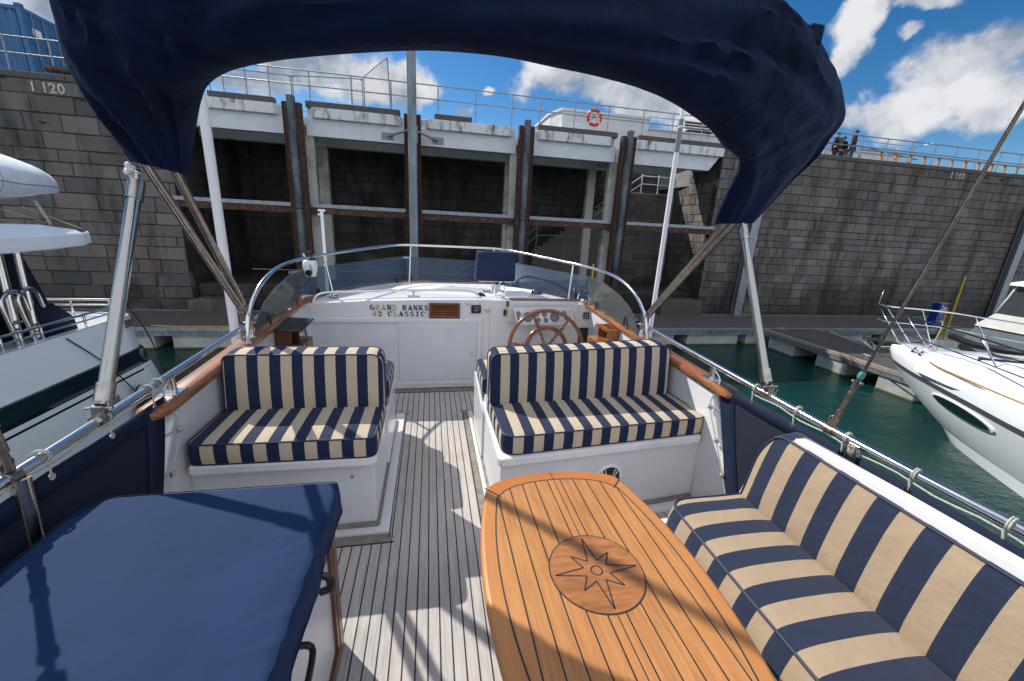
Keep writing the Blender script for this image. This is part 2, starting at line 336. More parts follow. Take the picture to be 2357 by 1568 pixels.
    def build(s, name, m, parent=None, recalc=True, bev=0.0, col=None):
        me = bpy.data.meshes.new(name); org = WL.get(parent.name, V((0,0,0))) if parent else V((0,0,0))
        me.from_pydata([tuple(p - org) for p in s.v], [], s.f)
        for mm in (m if isinstance(m, (list, tuple)) else [m]): me.materials.append(mm)
        me.polygons.foreach_set('material_index', s.mi); me.polygons.foreach_set('use_smooth', s.sm)
        if col:
            ca = me.color_attributes.new('tone', 'FLOAT_COLOR', 'CORNER'); k = 0
            for p in me.polygons:
                c = col[p.index]
                for li in p.loop_indices: ca.data[li].color = (*c, 1)
        if recalc:
            bm = bmesh.new(); bm.from_mesh(me); bmesh.ops.remove_doubles(bm, verts=bm.verts, dist=1e-5)
            bmesh.ops.recalc_face_normals(bm, faces=bm.faces)
            for e in bm.edges:
                if len(e.link_faces) == 2 and e.calc_face_angle(0) > .75: e.smooth = False
            bm.to_mesh(me); bm.free()
        me.update()
        o = bpy.data.objects.new(name, me); C.objects.link(o)
        if parent: o.parent = parent; WL[o.name] = org
        if bev:
            b = o.modifiers.new('bevel', 'BEVEL'); b.width = bev; b.segments = 2; b.limit_method = 'ANGLE'; b.angle_limit = rad(35)
        return o
WL = {}
def tag(o, label=None, cat=None, group=None, kind=None):
    if label: o['label'] = label
    if cat: o['category'] = cat
    if group: o['group'] = group
    if kind: o['kind'] = kind
    return o
def thing(name, loc, label, cat, group=None):
    o = bpy.data.objects.new(name, None); C.objects.link(o); o.location = loc; o.empty_display_size = .1
    WL[o.name] = V(loc); return tag(o, label, cat, group)
def kids(o): return list(o.children)
def dup(root, delta, label=None, cat_group=None):
    r = root.copy(); C.objects.link(r); r.location = root.location + V(delta); WL[r.name] = WL[root.name] + V(delta)
    if label: r['label'] = label
    for ch in kids(root):
        c = ch.copy(); C.objects.link(c); c.parent = r; WL[c.name] = WL[r.name]
        for g in kids(ch): d = g.copy(); C.objects.link(d); d.parent = c
    return r
def catmull(P, k=6, closed=False):
    P = [V(p) for p in P]; n = len(P); o = []
    for i in range(n if closed else n-1):
        p0 = P[(i-1)%n] if closed or i > 0 else P[0]; p1 = P[i]; p2 = P[(i+1)%n]; p3 = P[(i+2)%n] if closed or i+2 < n else P[-1]
        for j in range(k):
            t = j/k; o.append(.5*((2*p1) + (p2-p0)*t + (2*p0-5*p1+4*p2-p3)*t*t + (3*p1-p0-3*p2+p3)*t**3))
    if not closed: o.append(P[-1])
    return o
def rpoly(pts, r, k=5):
    """rounded 2-D polygon; r number or per-corner list"""
    n = len(pts); out_ = []
    for i in range(n):
        p = V((*pts[i],)); a = V((*pts[i-1],)); b = V((*pts[(i+1)%n],)); ri = r[i] if isinstance(r, (list, tuple)) else r
        da = (a-p); db = (b-p); m = min(ri, da.length*.48, db.length*.48)
        if m < 1e-5: out_.append((p.x, p.y)); continue
        A = p + da.normalized()*m; B = p + db.normalized()*m
        for j in range(k+1): t = j/k; q = A*(1-t)**2 + p*2*t*(1-t) + B*t*t; out_.append((q.x, q.y))
    return out_
def dens2(pl, step):
    o = []
    for i in range(len(pl)):
        a = V((*pl[i],)); b = V((*pl[(i+1)%len(pl)],)); n = max(1, int((b-a).length/step))
        for j in range(n): q = a + (b-a)*j/n; o.append((q.x, q.y))
    return o
def pad(mb, outline, t, f, puff=.018, edge=.012, zones=None, wob=.002):
    """cushion: 2-D outline, thickness t, f(u,v,h)->world. zones: [(h0,h1,mat)] for the boxing band."""
    cx = (max(p[0] for p in outline)+min(p[0] for p in outline))/2; cy = (max(p[1] for p in outline)+min(p[1] for p in outline))/2
    hx_ = (max(p[0] for p in outline)-min(p[0] for p in outline))/2; hy_ = (max(p[1] for p in outline)-min(p[1] for p in outline))/2; half = min(max(p[0] for p in outline)-min(p[0] for p in outline), max(p[1] for p in outline)-min(p[1] for p in outline))/2
    def ring(ins, h):
        r = []
        for i, (x, y) in enumerate(outline):
            d = V((x-cx, y-cy)); k = max(0, 1 - ins/half); kx = max(0, 1 - ins/hx_); ky = max(0, 1 - ins/hy_)
            wb = wob*k*mn.noise(V((x*9, y*9, h*20)))
            r.append(f(cx+d.x*kx, cy+d.y*ky, h + wb))
        return r
    def face(h, sg):
        R = []
        for ins, hh in ((0,0),(.006,.004),(.02,.35),(.05,.62),(max(.06,half*.45),.86),(half*.66,.95),(half*.85,.995),(half*.985,1.0)): R.append(ring(ins, h + sg*puff*hh))
        mb.loft(R, 0); mb.add(R[-1], [tuple(range(len(outline)))], 0, True)
    face(t, 1); face(0, -1)
    for (h0, h1, mi) in zones or [(0, t, 1)]:
        n = 5; R = []
        for j in range(n+1):
            q = j/n; R.append(ring(-.006*sin(pi*q), h0 + (h1-h0)*q))
        mb.loft(R, mi)
def pipe_ring(mb, outline, h, f, r=.0048, mi=2):
    mb.tube([f(x, y, h) for x, y in outline], r, 6, closed=True, mi=mi)
# ================================================================== OWN BOAT
boat = thing('motor_cruiser', (.25, 2.0, -2.72), 'white motor cruiser whose flybridge deck fills the foreground, with teak cap rails and helm', 'boat')
XL, XR, X0 = -1.22, 1.72, .25
# hull and superstructure under the flybridge
mb = MB(); R_ = []
for yy, hw, zz_ in ((-6, 1.9, -.75), (-3, 2.05, -.8), (1, 2.1, -.8), (5, 1.95, -.7), (8, 1.2, -.55), (9.6, .04, -.4)):
    R_.append([(X0-hw, yy, zz_), (X0-hw*.93, yy, -1.9), (X0-hw*.7, yy, -2.9), (X0+hw*.7, yy, -2.9), (X0+hw*.93, yy, -1.9), (X0+hw, yy, zz_)])
# main-deck hull ends before the neighbouring pontoon
mb.loft(R_, closed=True, cap=True, smooth=False); mb.build('hull', M['gel'], boat)
mb = MB(); mb.prism([(X0-1.38, -4, -.85), (X0+1.38, -4, -.85), (X0+1.38, 4.6, -.85), (X0+.9, 5.2, -.85), (X0-.9, 5.2, -.85), (X0-1.38, 4.6, -.85)], (0, 0, .72)); mb.build('saloon', M['gel'], boat)
mb = MB(); mb.box(X0-1.62, X0+1.62, -2.2, 4.3, -.12, -.004); mb.build('flybridge_floor', M['gel'], boat)
mb = MB()
mb.prism([(X0-1.50, -1.6, -.002), (X0+1.50, -1.6, -.002), (X0+1.50, 4.02, -.002), (X0-1.50, 4.02, -.002)], (0, 0, .006)); mb.build('teak_deck', M['deck'], boat)
# king plank borders and mitred corners on the deck
mb = MB()
def strip(pts, z, h=.004): mb.prism([(x, y, z) for x, y in pts], (0, 0, h))
strip([(-.36, 3.94), (.47, 3.965), (.47, 4.04), (-.36, 4.03)], .004)
for s_, xa, xb in ((-1, -.30, -.215), (1, .375, .29)):
    strip([(xa, 3.44), (xb-.0*s_, 3.44), (xb + (.03 if s_ < 0 else -.03), 3.485), (xa, 3.485)], .0042)
strip([(-1.2, 1.90), (-.235, 1.90), (-.205, 1.935), (-.235, 1.965), (-1.2, 1.965)], .0042)
strip([(.29, 1.79), (.33, 1.83), (.33, 3.44), (.29, 3.44)], .0044)
mb.build('deck_border_plank', M['greyteak'], boat)
mb = MB()
for x_, y0_, y1_ in ((-.233, 1.93, 3.44), (.287, 1.83, 3.44)): mb.box(x_-.0025, x_+.0025, y0_, y1_, .0044, .0092)
mb.box(-1.2, -.205, 1.893, 1.898, .0044, .0092); mb.box(-.36, .47, 3.932, 3.937, .0044, .0092)
for k in range(11):
    x_ = -.20 + k*.05; 
mb.build('deck_seam', M['caulk'], boat)
mb = MB(); rp = random.Random(3)
for k in range(-5, 12):
    for yy in (1.72, 3.02):
        if -.2 < k*.0502+.034 < .28 or (yy < 1.8 and -.4 < k*.0502+.034 < .28): mb.disc((k*.0502+.034+rp.uniform(-.003,.003), yy+rp.uniform(-.012,.012), .0035), .0065, .0015, n=12)
mb.build('deck_plug', M['greyteak'], boat)
# bulwarks (coaming) with teak cap, aft edge raked
def bulwark(s_, X):
    q = [at(*p, X=X) for p in ([(368,1030), (352,1150)] if s_ < 0 else [(1665,1010), (1700,1125)])]
    prof = [(2.0, .775), (q[0].y, q[0].z), (q[1].y, q[1].z), (q[1].y-.14, 0.0), (4.5, 0.0), (4.5, .90)]
    o = .09*s_; m_ = MB()
    inn = [(X - s_*.035 if z > .3 else X - s_*.02, y, z) for y, z in prof]; ou = [(X + o, y, z) for y, z in prof]
    n = len(prof); m_.add(inn + ou, [tuple(range(n)), tuple(range(n, 2*n))] + [(i, (i+1) % n, n+(i+1) % n, n+i) for i in range(n)])
    m_.build('bulwark', M['gel'], boat, bev=.012)
    # wooden edge strip down the raked aft end
    e = [V((X+s_*.03, y-.012, z)) for y, z in [(2.0, .77), (q[0].y, q[0].z), (q[1].y, q[1].z), (q[1].y-.14, .02)]]
    m_ = MB(); m_.tube(catmull(e, 5), .021, 8, flat=1.3); m_.build('aft_edge_trim', M['teakcap'], boat)
    return e
edgeL = bulwark(-1, XL); edgeR = bulwark(1, XR)
def caprail(s_, X):
    m_ = MB(); R = []
    pts = [(1.86, .80, .2), (1.875, .80, .75), (1.92, .80, 1), (2.4, .812, 1), (3.2, .842, 1), (3.75, .868, 1), (4.0, .885, 1.0)]
    P = [V((X, y, z)) for y, z, k in pts]; W = [k for *_, k in pts]
    tr = TRIM if s_ < 0 else [V((2*X0 - p.x, p.y, p.z)) for p in TRIM]
    P += tr; W += [.85 if i == 0 else .42 for i in range(len(tr))]
    for i, p in enumerate(P):
        t = (P[min(i+1, len(P)-1)] - P[max(i-1, 0)]); t.z = 0; t.normalize(); r = V((t.y, -t.x, 0))
        sec = [(-.058, 0), (-.066, .012), (-.062, .030), (-.045, .040), (.045, .040), (.062, .030), (.066, .012), (.058, 0)]
        R.append([p + r*a*W[i] + V((0, 0, b*(.75 if W[i] < .9 else 1))) for a, b in sec])
    m_.loft(R, cap=True); return m_
TRIM = [V(p) for p in ((-1.17, 4.12, .902), (-1.03, 4.42, .915), (-.80, 4.86, .925), (-.52, 5.14, .935), (-.25, 5.27, .94), (.25, 5.31, .945))]
mL = caprail(-1, XL); mL.build('cap_rail', M['teakcap'], boat)
mR = caprail(1, XR); mR.build('cap_rail', M['teakcap'], boat)
# --- seat boxes
def seatbox(pts, lid, side, xin):
    m_ = MB(); m_.prism([(x, y, 0.0) for x, y in pts], (0, 0, .43)); b_ = m_.build('seat_base', M['gel2'], boat, bev=.014)
    m_ = MB(); m_.prism([(x, y, .437) for x, y in lid], (0, 0, .055)); m_.build('locker_lid', M['gel'], b_, bev=.012)
    return b_
bl = seatbox([(-1.20, 2.03), (-.305, 2.03), (-.305, 3.07), (-1.20, 3.07)], [(-1.165, 1.975), (-.312, 1.965), (-.285, 2.0), (-.285, 2.62), (-1.165, 2.62)], -1, -.305)
br = seatbox([(.372, 1.90), (1.70, 2.035), (1.70, 3.07), (.372, 3.07)], [(.352, 1.90), (.368, 1.868), (1.665, 1.995), (1.68, 2.03), (1.68, 2.62), (.352, 2.62)], 1, .37)
for b_, xa, xb in ((bl, -1.19, -.302), (br, .368, 1.70)):
    m_ = MB(); m_.box(xa+.01, xb-.01, 2.52, 2.60, .43, .84); m_.build('seat_divider', M['gel'], b_, bev=.01)
    m_ = MB()                                                      # side cheeks of the helm seat
    x_ = xb if b_ is bl else xa
    m_.prism([(x_-.012, 2.60, .42), (x_-.012, 2.72, .43), (x_-.012, 3.12, .52), (x_-.012, 3.20, .50), (x_-.012, 3.12, .05), (x_-.012, 2.6, .05)], (.024, 0, 0)); m_.build('side_cheek', M['gel'], b_, bev=.006)
    m_ = MB()                                                      # white plinth and teak strip along the foot
    if b_ is bl:
        m_.prism([(-1.2, 1.965, .004), (-.235, 1.965, .004), (-.232, 3.44, .004), (-.30, 3.44, .004), (-.30, 2.02, .004), (-1.2, 2.02, .004)], (0, 0, .018))
    else: m_.prism([(.332, 1.83, .004), (.40, 1.83, .004), (1.68, 1.95, .004), (1.68, 2.03, .004), (.372, 1.90, .004), (.372, 3.44, .004), (.332, 3.44, .004)], (0, 0, .018))
    m_.build('plinth', M['gel'], b_)
    m_ = MB()
    if b_ is bl: m_.bar((-1.19, 2.018, .032), (-.298, 2.018, .032), .018, .028); m_.bar((-.296, 2.02, .032), (-.296, 3.30, .032), .014, .028)
    else: m_.bar((.37, 1.888, .032), (1.68, 2.020, .032), .018, .028); m_.bar((.364, 1.90, .032), (.364, 3.30, .032), .014, .028)
    m_.build('foot_moulding', M['greyteak'], b_)
# small lift buttons, corner brackets
m_ = MB()
for (px, py, yy) in ((432, 1130, 2.03), (811, 1097, 2.03), (1219, 1049, 1.905), (1817, 9999, 0)):
    if py > 9000: continue
    p = at(px, py, Y=yy); m_.lathe([(.008, 0), (.008, -.004), (.004, -.006), (.005, -.016), (.0, -.018)], p, (0, 1, 0), 10)
m_.lathe([(.008, 0), (.008, -.004), (.004, -.006), (.005, -.016), (.0, -.018)], at(1620, 1043, Y=2.02), (0, 1, 0), 10)
m_.build('locker_button', M['greypl'], boat)
def speaker(p, nrm, par):
    sp = MB().lathe([(.0, .004), (.088, .004), (.092, .0), (.092, -.006), (.084, -.014), (.074, -.012), (.071, -.002)], p, nrm, 36).build('speaker', M['whitepl'], par)
    MB().lathe([(.0, -.009), (.022, -.008), (.030, -.004), (.071, -.0065)], p, nrm, 30).build('cone', M['black'], sp)
    m = MB(); nn = V(nrm).normalized(); u = V((0, 0, 1)); w_ = nn.cross(u).normalized(); p = V(p)
    for s_ in (-1, 1):
        for o_ in (.012, .034):
            a = p - nn*.013 + w_*s_*o_*.6 - u*.03; b = p - nn*.013 + w_*(s_*(o_+.022)) + u*.058
            m.bar(a, b, .005, .003, nn)
    m.lathe([(0, 0), (.016, -.002), (.016, -.01), (0, -.014)], p - nn*.004, nn, 16); m.build('grille', M['whitepl'], sp)
speaker(at(1400, 1098, Y=1.975), (-.1, 1, 0), br)
speaker(at(648, 1160, Y=2.020), (0, 1, 0), bl)
# --- console / dash
cons = MB()
top = [(-1.19, .885), (-.6, .925), (0, .945), (.5, .953), (1.1, .945), (1.69, .905)]
vs = []; YF = 4.06
for x, z in top: vs += [(x, YF, z)]
n = len(top)
cons.add([(x, YF, z) for x, z in top] + [(top[-1][0], YF, 0.0), (top[0][0], YF, 0.0)], [tuple(range(n+2))])
# dash top surface follows the trim curve
def tr_at(t):
    full = TRIM + [V((2*X0-p.x, p.y, p.z)) for p in TRIM[-2::-1]]
    k = t*(len(full)-1); i = min(int(k), len(full)-2); return full[i].lerp(full[i+1], k-i)
K = 24; ra = []; rb = []
for i in range(K+1):
    t = i/K; b = tr_at(t); x = -1.19 + 2.88*t
    z = [q for q in top]; 
    for j in range(n-1):
        if top[j][0] <= x <= top[j+1][0] + 1e-6: zz_ = top[j][1] + (top[j+1][1]-top[j][1])*(x-top[j][0])/(top[j+1][0]-top[j][0]); break
    ra.append(V((x, YF, zz_))); rb.append(b + V((0, 0, .012)))
cons.loft([ra, [a.lerp(b, .03)+V((0,0,.006)) for a, b in zip(ra, rb)], [a.lerp(b, .5)+V((0,0,.012)) for a, b in zip(ra, rb)], rb], closed=False)
cons.loft([rb, [V((p.x, p.y+.05, 0)) for p in rb], [V((p.x, p.y+.3, -.85)) for p in rb]], closed=False)
con = cons.build('console', M['gel'], boat)
# raised hatch panel on the dash
m_ = MB(); Pz = [at(*p, Z=.965) for p in ((870, 672), (878, 665), (1085, 659), (1172, 682), (1167, 690), (1100, 688))]
pts = [(-.42, 4.62), (-.30, 5.12), (.80, 5.12), (1.22, 4.72), (1.05, 4.28), (.55, 4.24), (-.2, 4.45)]
m_.prism([(x, y, .945) for x, y in pts], (0, 0, .017)); m_.build('dash_panel', M['nonskid'], con, bev=.006)
# locker door frame + two sliding doors
fr = MB(); d0 = at(700, 735, Y=4.05); d1 = at(1107, 728, Y=4.05); b0 = at(705, 890, Y=4.05); 
fx0, fx1, fz0, fz1 = -1.17, .515, .045, .758
for a, b in (((fx0, fz1-.02), (fx1, fz1-.02)), ((fx0, fz0+.02), (fx1, fz0+.02))): fr.bbox(a[0], b[0], 4.025, 4.058, a[1]-.022, a[1]+.022, .006)
for x_ in (fx0+.022, fx1-.022): fr.bbox(x_-.022, x_+.022, 4.025, 4.058, fz0+.042, fz1-.042, .006)
df = fr.build('door_frame', M['gel'], con)
m_ = MB().bbox(-1.126, -.29, 4.040, 4.052, .087, .716, .003); m_.build('sliding_door', M['gel2'], con)
m_ = MB().bbox(-.315, .470, 4.028, 4.040, .087, .716, .003); m_.bbox(-.29, .445, 4.025, 4.0285, .112, .69, .0012); sd = m_.build('sliding_door', M['gel2'], con)
m_ = MB(); m_.lathe([(.014, 0), (.014, -.006), (.008, -.010), (.008, -.016), (0, -.018)], at(1086, 810, Y=4.024), (0, 1, 0), 14); m_.build('knob', M['steel'], sd)
m_ = MB().box(.470, .4795, 4.030, 4.0575, .087, .716); m_.build('door_gap', M['black'], con)
m_ = MB(); m_.box(fx0, fx1+.1, 4.02, 4.057, .0, .040); m_.build('kick_board', M['gel'], con, bev=.006)
m_ = MB().bar((-.37, 3.99, .018), (.48, 4.02, .018), .02, .02); m_.build('deck_edge_moulding', M['greyteak'], con)
m_ = MB()
for x_ in (-1.13, .60): m_.box(x_-.0012, x_+.0012, 4.0585, 4.0602, .05, .86)
m_.build('panel_joint', M['greypl'], con)
# vent louvre
va, vb = at(988, 697, Y=4.05), at(1058, 733, Y=4.05)
fr = MB(); x0_, x1_, z0_, z1_ = va.x, vb.x, vb.z, va.z
for q in ((x0_, x1_, z1_-.022, z1_), (x0_, x1_, z0_, z0_+.022), (x0_, x0_+.024, z0_+.022, z1_-.022), (x1_-.024, x1_, z0_+.022, z1_-.022)): fr.bbox(q[0], q[1], 4.030, 4.057, q[2], q[3], .002)
lv = fr.build('vent', M['teakd'], con); fr = MB(); nz_ = 5
for k in range(nz_):
    zc = z0_+.022 + (z1_-z0_-.044)*(k+.5)/nz_
    fr.hexa([V(p) for p in ((x0_+.024, 4.036, zc-.011), (x1_-.024, 4.036, zc-.011), (x1_-.024, 4.052, zc+.006), (x0_+.024, 4.052, zc+.006), (x0_+.024, 4.038, zc-.006), (x1_-.024, 4.038, zc-.006), (x1_-.024, 4.0545, zc+.011), (x0_+.024, 4.0545, zc+.011))])
fr.build('louvre', M['teakw'], lv)
# lettering
def text(s_, size, p, m, par, name, bold=.0, ext=.0015, rot=(pi/2, 0, 0), sx=1.0, space=1.0, align='CENTER'):
    cu = bpy.data.curves.new(name, 'FONT'); cu.body = s_; cu.size = size; cu.extrude = ext; cu.offset = bold; cu.align_x = align; cu.space_character = space; cu.resolution_u = 3
    t = bpy.data.objects.new('tmp', cu); C.objects.link(t); dg = bpy.context.evaluated_depsgraph_get(); me = bpy.data.meshes.new_from_object(t.evaluated_get(dg))
    bpy.data.objects.remove(t); me.name = name; me.materials.clear(); me.materials.append(m)
    T = Matrix.Translation(V(p) - WL[par.name]) @ (rot if isinstance(rot, Matrix) else (Matrix.Rotation(rot[2], 4, 'Z') @ Matrix.Rotation(rot[0], 4, 'X'))) @ Matrix.Diagonal((sx, 1, 1, 1))
    me.transform(T); o = bpy.data.objects.new(name, me); C.objects.link(o); o.parent = par; WL[o.name] = WL[par.name]; return o
# slab-serif capitals drawn as strokes, the gold leaf surviving on some of them
def serif_line(s_, xc, zb, h, adv, golds, par):
    K_ = {'G': [('arc', .45, .5, .42, .5, 55, 300), ('v', .74, .06, .42), ('h', .5, .95, .42)], 'R': [('v', .22, 0, 1), ('bowl', .22, .48, 1), ('d', .42, .48, .82, 0), ('s', .05, .42, 0), ('s', .66, .98, 0), ('s', .05, .4, 1)],
          'A': [('d', .18, 0, .5, 1), ('D', .5, 1, .80, 0), ('h', .26, .72, .3), ('s', .0, .36, 0), ('s', .62, 1, 0)], 'N': [('v2', .2, 0, 1), ('D', .2, 1, .78, 0), ('v2', .8, 0, 1), ('s', .04, .36, 0), ('s', .64, .98, 1), ('s', .02, .3, 1)],
          'D': [('v', .22, 0, 1), ('bowl', .22, 0, 1), ('s', .05, .4, 0), ('s', .05, .4, 1)], 'B': [('v', .22, 0, 1), ('bowl', .22, 0, .54), ('bowl', .22, .5, 1), ('s', .05, .4, 0), ('s', .05, .4, 1)],
          'K': [('v', .22, 0, 1), ('d', .3, .4, .78, 1), ('D', .42, .52, .80, 0), ('s', .05, .42, 0), ('s', .62, 1, 0), ('s', .05, .42, 1), ('s', .62, .96, 1)], 'S': [('arc', .5, .73, .34, .27, 20, 250), ('arc', .5, .27, .36, .27, -160, 80)],
          '4': [('v', .64, 0, 1), ('d', .1, .34, .6, 1), ('h', .05, .95, .3), ('s', .42, .88, 0)], '2': [('arc', .46, .70, .34, .28, -40, 190), ('d', .14, .06, .72, .52), ('h', .1, .92, .06)],
          'C': [('arc', .5, .5, .44, .5, 50, 310), ('v2', .86, .66, .96)], 'L': [('v', .25, 0, 1), ('h', .1, .92, .06), ('v2', .88, 0, .3), ('s', .05, .5, 1)], 'I': [('v', .5, 0, 1), ('s', .22, .78, 0), ('s', .22, .78, 1)]}
    W = h*.92; x = xc - adv*len(s_)/2; pass
    for i, ch in enumerate(s_):
        m = MB()
        if ch != ' ':
            f = lambda u, v_: V((x + u*W, 4.056, zb + v_*h))
            def seg(a, b, w_): m.bar(f(*a), f(*b), w_*W, .004, (0, 1, 0))
            for k in K_[ch]:
                if k[0] == 'v': seg((k[1], k[2]), (k[1], k[3]), .26)
                elif k[0] == 'v2': seg((k[1], k[2]), (k[1], k[3]), .13)
                elif k[0] == 'h': seg((k[1], k[3]), (k[2], k[3]), .13)
                elif k[0] == 's': seg((k[1], .05 if k[3] == 0 else .95), (k[2], .05 if k[3] == 0 else .95), .11)
                elif k[0] == 'd': seg((k[1], k[2]), (k[3], k[4]), .12)
                elif k[0] == 'D': seg((k[1], k[2]), (k[3], k[4]), .26)
                elif k[0] == 'bowl':
                    z0, z1 = k[2], k[3]; cz = (z0+z1)/2; rz = (z1-z0)/2 - .05; P = [(k[1], cz+rz)] + [(.45+.34*cos(t), cz+rz*sin(t)) for t in [pi/2-pi*j/8 for j in range(9)]] + [(k[1], cz-rz)]
                    for j in range(len(P)-1): seg(P[j], P[j+1], .2 if 2 < j < 8 else .11)
                elif k[0] == 'arc':
                    _, cx, cz, rx, rz, a0, a1 = k; P = [(cx+(rx-.06)*cos(rad(a0+(a1-a0)*j/12)), cz+(rz-.05)*sin(rad(a0+(a1-a0)*j/12))) for j in range(13)]
                    for j in range(12):
                        dx = abs(P[j+1][0]-P[j][0]); dz = abs(P[j+1][1]-P[j][1]); seg(P[j], P[j+1], .24 if dz > dx*.8 else .12)
        if m.v: m.build('letter', M['gold' if i in golds else 'letter'], par, recalc=False)
        x += adv*(1.0 if ch != ' ' else .8)
serif_line('GRAND BANKS', -.292, .840, .050, .0525, {1, 2, 4}, con)
serif_line('42 CLASSIC', -.300, .778, .048, .0525, {0, 4}, con)
# dash hand rails, cleat plate, gauges, panels
def rail_foot(m, p, nrm=(0, 0, 1), r=.03): m.lathe([(r, 0), (r*.95, .004), (r*.55, .008), (r*.5, .014)], p, nrm, 18)
m_ = MB(); zt = .985
hp = [V((-1.10, 4.09, .905)), V((-1.07, 4.12, .96)), V((-.96, 4.17, .985)), V((-.5, 4.20, 1.003)), V((0, 4.20, 1.018)), V((.32, 4.19, 1.02)), V((.44, 4.16, 1.01)), V((.50, 4.12, .965))]
m_.tube(catmull(hp, 5), .0125, 10); rail_foot(m_, (-1.10, 4.09, .895)); rail_foot(m_, (.50, 4.12, .953)); m_.tube([(-.17, 4.2, 1.0), (-.17, 4.2, .95)], .01); m_.bbox(-.23, -.11, 4.17, 4.22, .948, .958, .002)
m_.build('grab_rail', M['steel'], con)
m_ = MB(); p = at(1078, 699, Y=4.05); m_.bbox(p.x-.025, p.x+.025, 4.045, 4.058, p.z-.009, p.z+.009, .003); m_.build('fitting_plate', M['steel'], con)
def panel(px, py, w_, h_, par=con, name='switch_panel', m=M['black'], y=4.05, b=.008, d=.012):
    p = at(px, py, Y=y); m_ = MB(); m_.bbox(p.x-w_/2, p.x+w_/2, y-d, y+.007, p.z-h_/2, p.z+h_/2, b); return m_.build(name, m, par), p
o_, p = panel(1096, 712, .10, .085)
m_ = MB()
for dx, dz in ((0, .02), (-.012, .02), (.022, .02), (0, 0), (-.018, 0), (.018, 0), (0, -.018), (-.014, -.012), (.014, -.012)): m_.disc((p.x+dx, 4.038, p.z+dz), .0035, -.002, (0, 1, 0), 8)
m_.build('button', M['whitepl'], o_)
m_ = MB(); p = at(1122, 713, Y=4.05); m_.lathe([(.026, .005), (.026, -.004), (.022, -.008), (.020, -.005)], p, (0, 1, 0), 24); g_ = m_.build('round_gauge', M['chrome'], con); MB().disc((p.x, p.y-.0095, p.z), .0205, .004, (0, 1, 0), 20).build('dial', M['facepl'], g_)
# helm pod (slanted instrument housing)
YP = 3.98
m_ = MB()
pa, pb, pc, pd_ = at(1172, 688, Y=3.99), at(1311, 704, Y=3.99), at(1336, 716, Y=3.98), at(1316, 748, Y=4.0)
xl, xr = pa.x, at(1330, 716, Y=3.99).x
prof = [(4.06, .965), (4.0, .975), (3.975, .955), (4.03, .72), (4.06, .70)]
m_.prism([(xl, y, z) for y, z in prof], (xr-xl, 0, 0)); pod = m_.build('helm_pod', M['gel'], con, bev=.01)
m_ = MB(); m_.bar((xl-.005, 3.985, .982), (xr+.005, 3.985, .982), .03, .012); m_.bar((xl-.012, 3.99, .96), (xl-.012, 3.99, .90), .03, .012, (0,1,0)); m_.build('pod_trim', M['teakd'], pod)
# instrument face lying on the slanted front
def podp(px, py, off=0.0):
    a = V((0, 3.975, .955)); b = V((0, 4.03, .72)); nrm = V((0, -(a.z-b.z), -(b.y-a.y)*-1)).normalized(); nrm = V((0, -.235, .055)).normalized()
    d = ray(px, py); t = (a - CAM).dot(nrm)/d.dot(nrm); return CAM + d*t + nrm*off, nrm
q = [podp(*p, .003) [0] for p in ((1186, 712), (1307, 712), (1317, 743.5), (1193, 743.5))]; nrm = podp(1200, 700)[1]
m_ = MB(); m_.prism(q, nrm*.006); fp_ = m_.build('instrument_face', M['facepl'], pod)
m_ = MB(); gq = [podp(*p, .009)[0] for p in ((1183.5, 709.5), (1309.5, 709.5), (1320, 746), (1190.5, 746))]
for i in range(4): m_.bar(gq[i], gq[(i+1) % 4], .012, .012, nrm)
m_.build('instrument_bezel', M['whitepl'], pod)
zg = lambda x, y: ((2050+x/3.626)*.57544, (1100+y/3.626)*.57544)
for (x, y, rr) in ((75, 570, .030), (222, 612, .050), (350, 570, .026), (458, 570, .028), (607, 612, .050), (740, 565, .030), (90, 660, .024), (375, 655, .024), (480, 655, .026), (780, 650, .02)):
    c, nn = podp(*zg(x, y), .009)
    g_ = MB().lathe([(rr, 0), (rr, .005), (rr*.88, .006), (rr*.86, .002)], c, nn, 28).build('gauge', M['dialrim'], fp_)
    m = MB(); m.disc(c, rr*.86, .003, nn, 24); m.build('dial', M['dial'], pod)
    m = MB(); aa = rad(215); u = V((1, 0, 0)); w_ = nn.cross(u).normalized() * -1
    m.bar(c + nn*.005, c + nn*.005 + (u*cos(aa) + w_*-sin(aa))*-rr*.1 + (u*cos(rad(215)) + V((0,0,1))*sin(rad(215)))*rr*.62, .002, .001, nn)
    for k in range(8):
        t = rad(-30 + k*34); dirv = u*cos(t) + V((0, .2, 1)).normalized()*sin(t); m.bar(c + nn*.0042 + dirv*rr*.66, c + nn*.0042 + dirv*rr*.76, .0018, .001, nn)
    m.build('needle', M['facepl'], pod)
m_ = MB(); p = at(1162, 720, Y=4.045); m_.bbox(p.x-.014, p.x+.014, 4.035, 4.057, p.z-.032, p.z+.032, .008); m_.build('key_switch', M['black'], con)
o_, p = panel(1349, 727, .066, .072); m_ = MB()
for dx in (-.014, .014):
    for dz in (.018, 0, -.018): m_.box(p.x+dx-.006, p.x+dx+.006, 4.036, 4.0385, p.z+dz-.003, p.z+dz+.003)
m_.build('button', M['whitepl'], o_)
o_, p = panel(1346, 772, .15, .17, b=.002, d=.006); m_ = MB()
for dx in (-.045, .045):
    for dz in (.05, .012, -.028): m_.lathe([(.013, 0), (.013, -.008), (.007, -.010), (.006, -.02), (0, -.021)], (p.x+dx, 4.044, p.z+dz), (0, 1, 0), 14)
m_.build('switch_knob', M['dialrim'], o_)
m_ = MB()
for dx in (-.07, .07):
    for dz in (-.078, .078): m_.disc((p.x+dx, 4.044, p.z+dz), .004, -.003, (0, 1, 0), 8)
